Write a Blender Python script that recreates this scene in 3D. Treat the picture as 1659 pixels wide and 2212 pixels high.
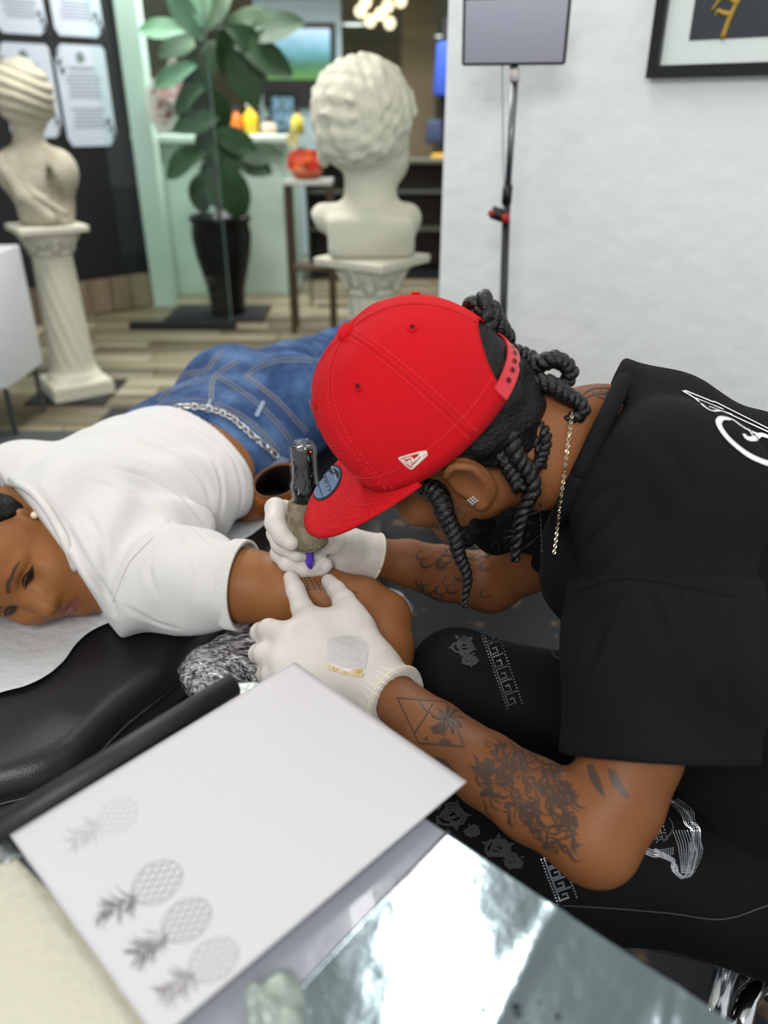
import bpy, math, random
import numpy as np
from mathutils import Vector, Matrix
from mathutils.bvhtree import BVHTree
from mathutils.geometry import delaunay_2d_cdt
random.seed(7); np.random.seed(7)
for _o in list(bpy.data.objects): bpy.data.objects.remove(_o)
SC = bpy.context.scene
COL = SC.collection
# ------------------------------------------------------------------ camera
FPX, TH, CAMH = 1661.0, math.radians(27.4), 1.30
ST, CT = math.sin(TH), math.cos(TH)
cam_d = bpy.data.cameras.new('camera'); cam = bpy.data.objects.new('camera', cam_d); COL.objects.link(cam)
cam.location = (0, 0, CAMH); cam.rotation_euler = (math.pi/2 - TH, 0, 0)
cam_d.sensor_fit = 'VERTICAL'; cam_d.sensor_height = 36.0; cam_d.sensor_width = 27.0
cam_d.lens = FPX/2212*36.0; cam_d.clip_start = 0.02; cam_d.clip_end = 60
cam_d.dof.use_dof = True; cam_d.dof.focus_distance = 0.93; cam_d.dof.aperture_fstop = 2.8
SC.camera = cam
# ------------------------------------------------------------------ light
SC.view_settings.view_transform = 'Standard'; SC.view_settings.look = 'None'
SC.view_settings.gamma = 1.0; SC.view_settings.use_curve_mapping = False
SC.view_settings.exposure = 0.0
W = bpy.data.worlds.new('world'); SC.world = W; W.use_nodes = True
W.node_tree.nodes['Background'].inputs[0].default_value = (0.93, 0.97, 1.0, 1)
W.node_tree.nodes['Background'].inputs[1].default_value = 0.80
def area(name, loc, sx, sy, power, color=(1, .985, .96)):
    l = bpy.data.lights.new(name, 'AREA'); l.shape = 'RECTANGLE'; l.size = sx; l.size_y = sy
    l.energy = power; l.color = color
    o = bpy.data.objects.new(name, l); COL.objects.link(o); o.location = loc
    return o
STRIPS = [(0.16, 1.75, 0.11, 1.3, 10), (-1.35, 1.3, 0.3, 1.4, 11), (1.5, 0.5, 0.3, 1.4, 12),
          (-1.1, 3.3, 0.6, 0.8, 48), (-1.2, 5.9, 1.2, 0.8, 75), (0.5, 7.3, 1.2, 0.8, 80)]
for i, (x, y, sx, sy, pw) in enumerate(STRIPS):
    area('ceiling_strip_light', (x, y, 2.66), sx, sy, pw)
FILL_PANEL = ((-.35, -1.1, 2.45), 52, 1.2, .7)      # unseen fill light added behind the camera to brighten what faces it
area('fill_light', FILL_PANEL[0], FILL_PANEL[2], FILL_PANEL[3], 42).rotation_euler = (math.radians(FILL_PANEL[1]), 0, 0)
# ------------------------------------------------------------------ pixel helpers (1659 x 2212 frame)
CAMP = np.array([0, 0, CAMH]); FWD = np.array([0, CT, -ST]); UPV = np.array([0, ST, CT]); RGT = np.array([1., 0, 0])
def ray(px, py): return FWD + (px-829.5)/FPX*RGT - (py-1106)/FPX*UPV
def P(px, py, d): return CAMP + d*ray(px, py)
def Pz(px, py, z):
    r = ray(px, py); return CAMP + r*((z-CAMH)/r[2])
def Py(px, py, y):
    r = ray(px, py); return CAMP + r*(y/r[1])
def CV(v): return v[0]*RGT - v[1]*UPV + v[2]*FWD        # (right, down, depth) vector to world
def unit(v): v = np.asarray(v, float); return v/np.linalg.norm(v)
# ------------------------------------------------------------------ object helpers
def tag(o, label=None, cat=None, group=None, kind=None):
    if label: o['label'] = label
    if cat: o['category'] = cat
    if group: o['group'] = group
    if kind: o['kind'] = kind
    return o
def setparent(o, parent):
    o.parent = parent
    M = Matrix.Identity(4); p = parent
    while p is not None:
        M = p.matrix_basis.copy() @ M if p.parent is None else p.matrix_parent_inverse @ p.matrix_basis @ M
        p = p.parent
    o.matrix_parent_inverse = M.inverted()
def empty(name, loc, label=None, cat=None, group=None):
    o = bpy.data.objects.new(name, None); COL.objects.link(o); o.location = tuple(loc)
    o.empty_display_size = 0.05
    return tag(o, label, cat, group)
def link(name, me, mat=None, parent=None):
    o = bpy.data.objects.new(name, me); COL.objects.link(o)
    if mat and not me.materials: me.materials.append(mat)
    if parent: setparent(o, parent)
    return o
def mk(name, V, F, mat=None, parent=None, smooth=False):
    me = bpy.data.meshes.new(name)
    V = np.asarray(V, dtype=np.float32)
    if isinstance(F, np.ndarray):
        n, k = F.shape
        me.vertices.add(len(V)); me.vertices.foreach_set('co', V.ravel())
        me.loops.add(n*k); me.loops.foreach_set('vertex_index', F.astype(np.int32).ravel())
        me.polygons.add(n); me.polygons.foreach_set('loop_start', np.arange(0, n*k, k, dtype=np.int32))
        me.update(calc_edges=True)
    else:
        me.from_pydata([tuple(map(float, v)) for v in V], [], F); me.update()
    if smooth: me.polygons.foreach_set('use_smooth', np.ones(len(me.polygons), dtype=bool))
    return link(name, me, mat, parent)
class MB:
    """collects geometry, builds ONE mesh object"""
    def __init__(s): s.v = []; s.f = []
    def add(s, V, F):
        n = len(s.v); s.v += [tuple(map(float, v)) for v in V]; s.f += [[i+n for i in f] for f in F]; return s
    def box(s, lo, hi, M=None):
        x0, y0, z0 = lo; x1, y1, z1 = hi
        V = [(x0,y0,z0),(x1,y0,z0),(x1,y1,z0),(x0,y1,z0),(x0,y0,z1),(x1,y0,z1),(x1,y1,z1),(x0,y1,z1)]
        if M is not None: V = [M(v) for v in V]
        return s.add(V, [[0,3,2,1],[4,5,6,7],[0,1,5,4],[1,2,6,5],[2,3,7,6],[3,0,4,7]])
    def tube(s, pts, rad, n=10, cap=True):
        V, F = tube(pts, rad, n, cap); return s.add(V, F)
    def lathe(s, prof, c=(0,0,0), n=32, sq=None):
        V, F = lathe(prof, c, n, sq); return s.add(V, F)
    def prism(s, poly, z0, z1):
        n = len(poly)
        V = [(p[0], p[1], z0) for p in poly] + [(p[0], p[1], z1) for p in poly]
        F = [list(range(n))[::-1], list(range(n, 2*n))] + [[i, (i+1) % n, n+(i+1) % n, n+i] for i in range(n)]
        return s.add(V, F)
    def build(s, name, mat, parent=None, smooth=False, bevel=0):
        o = mk(name, s.v, s.f, mat, parent, smooth)
        if bevel:
            m = o.modifiers.new('bevel', 'BEVEL'); m.width = bevel; m.segments = 3; m.limit_method = 'ANGLE'
            o.data.polygons.foreach_set('use_smooth', np.ones(len(o.data.polygons), dtype=bool))
        return o
def spline(pts, n=8):
    p = np.asarray(pts, float); q = np.vstack([2*p[0]-p[1], p, 2*p[-1]-p[-2]]); out = []
    for i in range(1, len(q)-2):
        for t in np.arange(n)/n:
            a, b, c, d = q[i-1], q[i], q[i+1], q[i+2]
            out.append(.5*((2*b)+(-a+c)*t+(2*a-5*b+4*c-d)*t*t+(-a+3*b-3*c+d)*t**3))
    out.append(p[-1]); return np.array(out)
def frames(p):
    p = np.asarray(p, float); t = np.gradient(p, axis=0); t /= np.linalg.norm(t, axis=1)[:, None]+1e-12
    a = np.array([0, 0, 1.]) if abs(t[0][2]) < .9 else np.array([1., 0, 0]); N = []
    n = unit(a-t[0]*(a@t[0]))
    for i in range(len(p)):
        n = unit(n-t[i]*(n@t[i])); N.append(n)
    N = np.array(N); return t, N, np.cross(t, N)
def tube(pts, rad, n=10, cap=True):
    p = np.asarray(pts, float); t, N, B = frames(p)
    r = np.broadcast_to(np.asarray(rad, float), (len(p),))
    a = np.linspace(0, 2*np.pi, n, endpoint=False)
    V = (p[:, None]+r[:, None, None]*(np.cos(a)[None, :, None]*N[:, None]+np.sin(a)[None, :, None]*B[:, None])).reshape(-1, 3)
    F = [[i*n+j, i*n+(j+1) % n, (i+1)*n+(j+1) % n, (i+1)*n+j] for i in range(len(p)-1) for j in range(n)]
    if cap: F += [list(range(n))[::-1], list(range((len(p)-1)*n, len(p)*n))]
    return V, F
def lathe(prof, c=(0, 0, 0), n=32, sq=None):
    a = np.linspace(0, 2*np.pi, n, endpoint=False); V = []
    for r, z in prof:
        for t in a: V.append((c[0]+r*math.cos(t), c[1]+r*math.sin(t), c[2]+z))
    F = [[i*n+j, i*n+(j+1) % n, (i+1)*n+(j+1) % n, (i+1)*n+j] for i in range(len(prof)-1) for j in range(n)]
    F += [list(range(n))[::-1], list(range((len(prof)-1)*n, len(prof)*n))]
    return V, F
# ------------------------------------------------------------------ materials
def lin(h):
    h = h.lstrip('#'); c = [int(h[i:i+2], 16)/255 for i in (0, 2, 4)]
    return tuple(x/12.92 if x <= .04045 else ((x+.055)/1.055)**2.4 for x in c)+(1.,)
MATS = {}
def mat(name, col, rough=.6, metal=0., bump=None, var=None, spec=.5, emit=0., coat=0., alpha=1., trans=0., sheen=0., ior=1.45, sss=0., wave=None):
    """bump/var: (scale, amount[, detail]); var mixes towards a second colour (scale, '#hex', lo, hi)"""
    if name in MATS: return MATS[name]
    m = bpy.data.materials.new(name); m.use_nodes = True; nt = m.node_tree; b = nt.nodes['Principled BSDF']
    c = lin(col) if isinstance(col, str) else col
    b.inputs['Base Color'].default_value = c; b.inputs['Roughness'].default_value = rough
    b.inputs['Metallic'].default_value = metal; b.inputs['Specular IOR Level'].default_value = spec
    b.inputs['Coat Weight'].default_value = coat; b.inputs['IOR'].default_value = ior
    b.inputs['Transmission Weight'].default_value = trans; b.inputs['Alpha'].default_value = alpha
    b.inputs['Sheen Weight'].default_value = sheen
    if sss: b.inputs['Subsurface Weight'].default_value = sss; b.inputs['Subsurface Radius'].default_value = (.012, .005, .003)
    if emit: b.inputs['Emission Color'].default_value = c; b.inputs['Emission Strength'].default_value = emit
    tc = nt.nodes.new('ShaderNodeTexCoord')
    def noise(scale, detail=4, vec=None):
        n = nt.nodes.new('ShaderNodeTexNoise'); n.inputs['Scale'].default_value = scale; n.inputs['Detail'].default_value = detail
        nt.links.new(vec or tc.outputs['Object'], n.inputs['Vector']); return n
    if var:
        n = noise(var[0], var[4] if len(var) > 4 else 5); r = nt.nodes.new('ShaderNodeValToRGB')
        r.color_ramp.elements[0].position = var[2]; r.color_ramp.elements[1].position = var[3]
        r.color_ramp.elements[0].color = c; r.color_ramp.elements[1].color = lin(var[1])
        nt.links.new(n.outputs['Fac'], r.inputs['Fac']); nt.links.new(r.outputs['Color'], b.inputs['Base Color'])
    h = None
    if bump:
        n = noise(bump[0], bump[2] if len(bump) > 2 else 4); h = n.outputs['Fac']; amt = bump[1]
    if wave:
        w = nt.nodes.new('ShaderNodeTexWave'); w.inputs['Scale'].default_value = wave[0]; w.inputs['Distortion'].default_value = wave[2]
        w.bands_direction = wave[3] if len(wave) > 3 else 'DIAGONAL'
        w.inputs['Detail'].default_value = 1
        nt.links.new(tc.outputs['Object'], w.inputs['Vector'])
        if h is None: h = w.outputs['Fac']; amt = wave[1]
        else:
            ad = nt.nodes.new('ShaderNodeMath'); ad.operation = 'MULTIPLY_ADD'; ad.inputs[1].default_value = wave[1]/max(amt, 1e-6)
            nt.links.new(w.outputs['Fac'], ad.inputs[0]); nt.links.new(h, ad.inputs[2]); h = ad.outputs[0]
    if h is not None:
        bp = nt.nodes.new('ShaderNodeBump'); bp.inputs['Distance'].default_value = amt; bp.inputs['Strength'].default_value = 1
        nt.links.new(h, bp.inputs['Height']); nt.links.new(bp.outputs['Normal'], b.inputs['Normal'])
    MATS[name] = m; return m
# ------------------------------------------------------------------ smooth-blended solids -> one continuous mesh
def smin(a, b, k):
    if k <= 0: return np.minimum(a, b)
    h = np.maximum(k-np.abs(a-b), 0)/k; return np.minimum(a, b)-h*h*k*.25
class Sdf:
    def __init__(s, lo, hi, vs):
        s.lo = np.asarray(lo, np.float32); s.vs = vs
        s.n = np.ceil((np.asarray(hi)-s.lo)/vs).astype(int)+1
        s.ax = [s.lo[i]+np.arange(s.n[i], dtype=np.float32)*vs for i in range(3)]
        s.g = np.full(s.n, .2, np.float32)
    def sub(s, lo, hi):
        sl = []
        for i in range(3):
            a = int(max(0, math.floor((lo[i]-s.lo[i])/s.vs))); b = int(min(s.n[i], math.ceil((hi[i]-s.lo[i])/s.vs)+1))
            if b <= a: return None, None
            sl.append(slice(a, b))
        sl = tuple(sl)
        return sl, (s.ax[0][sl[0]][:, None, None], s.ax[1][sl[1]][None, :, None], s.ax[2][sl[2]][None, None, :])
    def put(s, fn, lo, hi, k, op='u'):
        pad = max(k, 0)+3*s.vs
        sl, X = s.sub(np.asarray(lo)-pad, np.asarray(hi)+pad)
        if sl is None: return s
        d = fn(*X).astype(np.float32)
        if op == 'u': s.g[sl] = smin(s.g[sl], d, k)
        elif op == 's': s.g[sl] = -smin(-s.g[sl], d, k)
        return s
    @staticmethod
    def _seg(X, Y, Z, a, b, ra, rb, flat):
        px, py, pz = X-a[0], Y-a[1], Z-a[2]; ba = np.asarray(b)-a
        if flat is not None:
            n, f = flat; q = 1/f-1
            c = px*n[0]+py*n[1]+pz*n[2]; px, py, pz = px+n[0]*c*q, py+n[1]*c*q, pz+n[2]*c*q
            ba = ba+n*(ba@n)*q
        t = np.clip((px*ba[0]+py*ba[1]+pz*ba[2])/max(ba@ba, 1e-12), 0, 1)
        d = np.sqrt((px-t*ba[0])**2+(py-t*ba[1])**2+(pz-t*ba[2])**2)-(ra+(rb-ra)*t)
        return d*(min(1, flat[1]) if flat is not None else 1)
    def chain(s, pts, rad, k=.01, flat=None, op='u', sp=0, kk=None):
        pts = np.asarray(pts, float); rad = np.broadcast_to(np.asarray(rad, float), (len(pts),))
        if sp:
            rad = spline(np.stack([rad]*3, 1), sp)[:, 0]; pts = spline(pts, sp)
        if flat is not None: flat = (unit(flat[0]), flat[1])
        m = rad.max()*(max(1, flat[1]) if flat else 1)
        kk = rad.min()*.35 if kk is None else kk
        def fn(X, Y, Z):
            d = None
            for i in range(len(pts)-1):
                e = Sdf._seg(X, Y, Z, pts[i], pts[i+1], rad[i], rad[i+1], flat)
                d = e if d is None else smin(d, e, 0 if sp else kk)
            return d
        return s.put(fn, pts.min(0)-m, pts.max(0)+m, k, op)
    def ball(s, c, r, k=.01, op='u'): return s.ell(c, (r, r, r), None, k, op)
    def ell(s, c, r, A=None, k=.01, op='u'):
        c = np.asarray(c, float); r = np.asarray(r, float); A = np.eye(3) if A is None else np.asarray(A, float)  # columns = axes
        m = r.max()
        def fn(X, Y, Z):
            p = (X-c[0], Y-c[1], Z-c[2])
            q = [(p[0]*A[0, i]+p[1]*A[1, i]+p[2]*A[2, i])/r[i] for i in range(3)]
            k0 = np.sqrt(q[0]**2+q[1]**2+q[2]**2); k1 = np.sqrt((q[0]/r[0])**2+(q[1]/r[1])**2+(q[2]/r[2])**2)+1e-9
            return k0*(k0-1)/k1
        return s.put(fn, c-m, c+m, k, op)
    def rbox(s, c, h, A=None, rd=.01, k=.01, op='u'):
        c = np.asarray(c, float); A = np.eye(3) if A is None else np.asarray(A, float); m = np.linalg.norm(h)
        def fn(X, Y, Z):
            p = (X-c[0], Y-c[1], Z-c[2])
            q = [np.abs(p[0]*A[0, i]+p[1]*A[1, i]+p[2]*A[2, i])-h[i]+rd for i in range(3)]
            return np.sqrt(sum(np.maximum(x, 0)**2 for x in q))+np.minimum(np.maximum(np.maximum(q[0], q[1]), q[2]), 0)-rd
        return s.put(fn, c-m, c+m, k, op)
    def cut(s, p, n, k=0):
        n = unit(n); p = np.asarray(p, float)
        d = (s.ax[0]-p[0])[:, None, None]*n[0]+(s.ax[1]-p[1])[None, :, None]*n[1]+(s.ax[2]-p[2])[None, None, :]*n[2]
        s.g = (-smin(-s.g, -d.astype(np.float32), k)).astype(np.float32); return s
    def disp(s, fn, band=.03):
        i = np.nonzero(np.abs(s.g) < band)
        s.g[i] += fn(s.ax[0][i[0]], s.ax[1][i[1]], s.ax[2][i[2]]).astype(np.float32); return s
    def mesh(s):
        g = s.g; sg = g < 0; nx, ny, nz = g.shape
        c = np.zeros((nx-1, ny-1, nz-1), np.int8)
        for i in (0, 1):
            for j in (0, 1):
                for k in (0, 1): c += sg[i:nx-1+i, j:ny-1+j, k:nz-1+k]
        I = np.nonzero((c > 0) & (c < 8)); idx = np.full(c.shape, -1, np.int64); idx[I] = np.arange(len(I[0]))
        acc = np.zeros((len(I[0]), 3)); cnt = np.zeros(len(I[0]))
        C = [(i, j, k) for i in (0, 1) for j in (0, 1) for k in (0, 1)]
        val = {o: g[I[0]+o[0], I[1]+o[1], I[2]+o[2]].astype(float) for o in C}
        for o in C:
            for ax in range(3):
                if o[ax] == 0:
                    p = list(o); p[ax] = 1; p = tuple(p); a, b = val[o], val[p]; m = (a < 0) != (b < 0)
                    t = np.where(m, a/np.where(a == b, 1, a-b), 0); q = np.tile(np.array(o, float), (len(a), 1)); q[:, ax] += t
                    acc[m] += q[m]; cnt[m] += 1
        V = (np.stack(I, 1)+acc/np.maximum(cnt, 1)[:, None])*s.vs+s.lo
        F = []
        for ax in range(3):
            a = [slice(None)]*3; b = [slice(None)]*3; a[ax] = slice(0, -1); b[ax] = slice(1, None)
            s0, s1 = sg[tuple(a)], sg[tuple(b)]; E = np.stack(np.nonzero(s0 != s1), 1)
            u, w = (ax+1) % 3, (ax+2) % 3
            E = E[(E[:, u] > 0) & (E[:, w] > 0) & (E[:, u] < g.shape[u]-1) & (E[:, w] < g.shape[w]-1)]
            if not len(E): continue
            st = s0[E[:, 0], E[:, 1], E[:, 2]]
            def gi(du, dw):
                q = E.copy(); q[:, u] += du; q[:, w] += dw; return idx[q[:, 0], q[:, 1], q[:, 2]]
            Q = np.stack([gi(-1, -1), gi(0, -1), gi(0, 0), gi(-1, 0)], 1)
            Q[~st] = Q[~st][:, ::-1]; F.append(Q)
        return V, np.concatenate(F)
    def build(s, name, m, parent=None, fn=None, relax=1):
        V, F = s.mesh()
        for _ in range(relax):
            acc = np.zeros_like(V); cnt = np.zeros(len(V))
            for i in range(4):
                a, b = F[:, i], F[:, (i+1) % 4]
                np.add.at(acc, a, V[b]); np.add.at(cnt, a, 1); np.add.at(acc, b, V[a]); np.add.at(cnt, b, 1)
            V = .5*V+.5*acc/np.maximum(cnt, 1)[:, None]
        if fn is not None: V = fn(V)
        return mk(name, V, F, m, parent, True)
_rs = np.random.RandomState(3); _ND = _rs.normal(size=(64, 3)); _NP = _rs.uniform(0, 6.28, 64)
def sn(X, Y, Z, f, seed=0, n=6):
    """cheap smooth noise, about -1..1"""
    r = 0
    for i in range(n):
        d = _ND[(seed*7+i) % 64]; d = d/np.linalg.norm(d)*(.7+.6*i/n)
        r = r+np.sin(f*(X*d[0]+Y*d[1]+Z*d[2])+_NP[(seed*5+i) % 64])
    return r/n*1.4
# ------------------------------------------------------------------ drawing on surfaces (stitches, print, ink)
def bvh_of(*objs):
    V = []; F = []
    for o in objs:
        me = o.data; n = len(V)
        co = np.empty(len(me.vertices)*3, np.float32); me.vertices.foreach_get('co', co)
        V += [Vector(c) for c in co.reshape(-1, 3)]
        F += [[i+n for i in p.vertices] for p in me.polygons]
    return BVHTree.FromPolygons(V, F)
def hit(bv, px, py):
    r = Vector(ray(px, py)).normalized(); h = bv.ray_cast(Vector(CAMP), r)
    if h[0] is None: return None
    n = h[1]
    if n.dot(r) > 0: n = -n
    return np.array(h[0]), np.array(n)
def dens(pts, step):
    pts = np.asarray(pts, float); out = [pts[0]]
    for a, b in zip(pts[:-1], pts[1:]):
        n = max(1, int(np.ceil(np.linalg.norm(b-a)/step)))
        out += [a+(b-a)*(i+1)/n for i in range(n)]
    return np.array(out)
def compact(V, F):
    used = sorted({i for f in F for i in f}); ix = {u: k for k, u in enumerate(used)}
    return [V[u] for u in used], [[ix[i] for i in f] for f in F]
class Ink:
    """strokes and fills laid on the surface hit by the given picture points; ONE mesh"""
    def __init__(s, bv, off=.0006): s.bv = bv; s.off = off; s.v = []; s.f = []; s.n = 0
    def hits(s, pts):
        R = []
        for p in pts: R.append(hit(s.bv, p[0], p[1]))
        return R
    def stroke(s, pts, w, step=5, taper=False, smooth=0, dash=None):
        pts = spline(pts, smooth) if smooth else pts; s.n += 2 if dash else 1
        D = dens(pts, step); H = s.hits(D); run = []; runs = []; last = None
        for i, h in enumerate(H):
            bad = h is None or (last is not None and np.linalg.norm(h[0]-last) > .02)
            if dash and (i // dash[0]) % 2: bad = True; h = None
            if bad:
                if len(run) > 1: runs.append(run)
                run = []
            if h is not None: run.append(h); last = h[0]
            else: last = None
        if len(run) > 1: runs.append(run)
        for run in runs:
            p = np.array([h[0] for h in run]); n = np.array([h[1] for h in run])
            t = np.gradient(p, axis=0); b = np.cross(t, n); b /= np.linalg.norm(b, axis=1)[:, None]+1e-12
            ww = np.full(len(p), w/2)
            if taper: ww = ww*np.sin(np.linspace(.12, np.pi-.12, len(p)))
            n0 = len(s.v)
            for i in range(len(p)):
                c = p[i]+n[i]*s.off
                s.v += [c+b[i]*ww[i], c+n[i]*w*.12, c-b[i]*ww[i]]
            for i in range(len(p)-1):
                a = n0+3*i; s.f += [[a, a+1, a+4, a+3], [a+1, a+2, a+5, a+4]]
        return s
    def fill(s, poly, step=6, smooth=0):
        poly = np.asarray(poly, float); s.n += 1
        if smooth: poly = spline(np.vstack([poly, poly[:1]]), smooth)[:-1]
        B = dens(np.vstack([poly, poly[:1]]), step)[:-1]; n = len(B)
        lo, hi = B.min(0), B.max(0); ins = []
        for x in np.arange(lo[0]+step*.5, hi[0], step):
            for y in np.arange(lo[1]+step*.5, hi[1], step):
                c = False
                for i in range(n):
                    a, b = B[i], B[(i+1) % n]
                    if (a[1] > y) != (b[1] > y) and x < (b[0]-a[0])*(y-a[1])/(b[1]-a[1])+a[0]: c = not c
                if c and np.min(np.abs(B-[x, y]).sum(1)) > step*.4: ins.append((x, y))
        pts = [Vector(p) for p in B]+[Vector(p) for p in ins]
        r = delaunay_2d_cdt(pts, [], [list(range(n))], 1, 1e-4)
        H = s.hits([(p.x, p.y) for p in r[0]]); n0 = len(s.v); ok = []
        for h in H:
            ok.append(h is not None); s.v.append(h[0]+h[1]*s.off if h else np.zeros(3))
        for f in r[2]:
            if all(ok[i] for i in f):
                q = [s.v[n0+i] for i in f]
                if max(np.linalg.norm(q[0]-q[1]), np.linalg.norm(q[1]-q[2])) < .03: s.f.append([n0+i for i in f])
        return s
    def build(s, name, m, parent=None):
        if not s.f: return None
        V, F = compact(s.v, s.f); o = mk(name, V, F, m, parent, True)
        if s.n > 1: o['kind'] = 'stuff'
        return o

def crease(o, bv, lines):
    """press soft cloth folds into a mesh along picture lines: (points, depth, width)"""
    me = o.data; n = len(me.vertices); co = np.empty(n*3, np.float32); me.vertices.foreach_get('co', co); V = co.reshape(-1, 3).astype(float)
    no = np.empty(n*3, np.float32); me.vertices.foreach_get('normal', no); N = no.reshape(-1, 3)
    off = np.zeros(n)
    for pts, A, w in lines:
        Hs = [hit(bv, *p) for p in dens(spline(pts, 4), 14)]; Q = np.array([h[0] for h in Hs if h])
        if len(Q) < 3: continue
        near = np.nonzero(np.all((V > Q.min(0)-4*w) & (V < Q.max(0)+4*w), 1))[0]
        if not len(near): continue
        D = np.full(len(near), 9.); T = np.zeros(len(near)); p = V[near]
        for i in range(len(Q)-1):
            a, b = Q[i], Q[i+1]; ba = b-a
            if ba@ba < 1e-10 or ba@ba > .01: continue
            t = np.clip((p-a)@ba/(ba@ba), 0, 1); d = np.linalg.norm(p-a-t[:, None]*ba, axis=1); m_ = d < D; D[m_] = d[m_]; T[m_] = (i+t[m_])/(len(Q)-1)
        f = np.sin(np.pi*np.clip(T, .04, .96))**.6
        off[near] += A*f*(1.0*np.exp(-(D/(2.3*w))**2)-1.75*np.exp(-(D/w)**2))
    V = V+N*off[:, None]; me.vertices.foreach_set('co', V.astype(np.float32).ravel()); me.update()
# ================================================================== the room
def planks_mat(name, a, b, rough=.45):
    if name in MATS: return MATS[name]
    m = mat(name, a, rough); nt = m.node_tree; bs = nt.nodes['Principled BSDF']
    oi = nt.nodes.new('ShaderNodeObjectInfo'); tc = nt.nodes.new('ShaderNodeTexCoord'); mp = nt.nodes.new('ShaderNodeMapping')
    mp.inputs['Scale'].default_value = (1.2, 14, 1); n = nt.nodes.new('ShaderNodeTexNoise'); n.inputs['Scale'].default_value = 3; n.inputs['Detail'].default_value = 6
    ad = nt.nodes.new('ShaderNodeMath'); ad.operation = 'ADD'; mu = nt.nodes.new('ShaderNodeMath'); mu.operation = 'MULTIPLY_ADD'
    mu.inputs[1].default_value = .9; mu.inputs[2].default_value = -.45
    r = nt.nodes.new('ShaderNodeValToRGB'); r.color_ramp.elements[0].color = lin(a); r.color_ramp.elements[1].color = lin(b)
    r.color_ramp.elements[0].position = .15; r.color_ramp.elements[1].position = .85
    nt.links.new(tc.outputs['Object'], mp.inputs[0]); nt.links.new(mp.outputs[0], n.inputs['Vector']); nt.links.new(oi.outputs['Random'], mu.inputs[0])
    nt.links.new(mu.outputs[0], ad.inputs[0]); nt.links.new(n.outputs['Fac'], ad.inputs[1]); nt.links.new(ad.outputs[0], r.inputs[0]); nt.links.new(r.outputs[0], bs.inputs['Base Color'])
    return m
M_WALL = mat('white_wall_paint', '#e9ecea', .7, bump=(14, .004, 3), var=(1.1, '#e0e5e4', .4, .75))
M_BLACKWALL = mat('black_wall_paint', '#0d1014', .55)
M_FLOORBASE = mat('far_floor_wood', '#6f6a55', .45, var=(3, '#8f896f', .3, .7))
M_PLANK = planks_mat('plank_wood', '#5d5440', '#968e74')
M_MINT = mat('mint_lacquer', '#c3d8cd', .3)
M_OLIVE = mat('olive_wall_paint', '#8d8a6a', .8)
M_DARK = mat('dark_void_paint', '#15171a', .7)
M_BLKPL = mat('black_plastic', '#0b0c0e', .4)
M_STONE = mat('cream_cast_stone', '#c9c8b6', .8, bump=(70, .003, 5))
M_STONE2 = mat('aged_cast_stone', '#b1ac99', .85, bump=(60, .004, 5), var=(7, '#857d6b', .45, .75))
M_CHROME = mat('chrome', '#d9dcde', .12, 1.0)
M_STEEL = mat('brushed_grey_metal', '#6e7074', .3, .9)

fl = MB().box((-6, -1.5, -.06), (4, 14.5, -.013)).build('floor', M_FLOORBASE); tag(fl, kind='structure')
pm = MB().box((-.6, -.0765, -.012), (.6, .0765, .0)).build('plank', M_PLANK, fl, bevel=.002).data
bpy.data.objects.remove(bpy.data.objects['plank'])
for iy in range(26):
    for ix in range(4):
        y = 3.30+iy*.155; x = -3.3+ix*1.206+(.6 if iy % 2 else 0)+.1*((iy*7) % 5)
        o = bpy.data.objects.new('plank', pm); COL.objects.link(o); o.location = (x, y, 0); setparent(o, fl)
        o.matrix_parent_inverse = Matrix.Identity(4)
        mm = o.modifiers.new('bevel', 'BEVEL'); mm.width = .002; mm.segments = 1
# dark patterned rug of the work station
m = mat('charcoal_rug', '#1c1e20', .85, bump=(200, .002, 2)); nt = m.node_tree; bs = nt.nodes['Principled BSDF']
tc = nt.nodes.new('ShaderNodeTexCoord'); v = nt.nodes.new('ShaderNodeTexNoise'); v.inputs['Scale'].default_value = 9; v.inputs['Detail'].default_value = 3
r = nt.nodes.new('ShaderNodeValToRGB'); E_ = r.color_ramp.elements; E_[0].position = .60; E_[1].position = .72; E_[0].color = lin('#23262a'); E_[1].color = lin('#86694a')
nt.links.new(tc.outputs['Object'], v.inputs['Vector']); nt.links.new(v.outputs['Fac'], r.inputs[0]); nt.links.new(r.outputs[0], bs.inputs['Base Color'])
rug = MB().prism([(-1.35, -.9), (1.7, -.9), (1.7, 1.30), (.15, 2.48), (.15, 3.62), (-1.35, 3.62)], -.012, .008).build('rug', m, bevel=.004)
tag(rug, 'charcoal rug with faded tan flower pattern under the work station', 'rug')
rug2 = MB().box((-3.4, -.9, -.012), (-1.36, 3.30, .012)).build('floor_mat', mat('grey_mat', '#42464a', .9, bump=(160, .003, 2)), bevel=.004)
tag(rug2, 'plain slate grey mat at the left edge in front of columns', 'mat')
# white wall behind the artist (runs obliquely towards the camera on the right)
WA, WB = np.array([.176, 2.50]), np.array([1.75, 1.30]); wd = unit(WB-WA); wn = np.array([wd[1], -wd[0]])   # wn faces the camera
if wn[1] > 0: wn = -wn
def wq(t, off, z): p = WA+wd*t+wn*off; return np.array([p[0], p[1], z])
L_ = np.linalg.norm(WB-WA)
w = MB(); w.prism([wq(0, 0, 0)[:2], wq(L_, 0, 0)[:2], wq(L_, -.14, 0)[:2], wq(0, -.14, 0)[:2]], 0, 2.7)
tag(w.build('wall_right', M_WALL), kind='structure')
tag(MB().prism([wq(0, .013, 0)[:2], wq(L_, .013, 0)[:2], wq(L_, 0, 0)[:2], wq(0, 0, 0)[:2]], .008, .09).build('baseboard_right', M_DARK), kind='structure')
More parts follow.
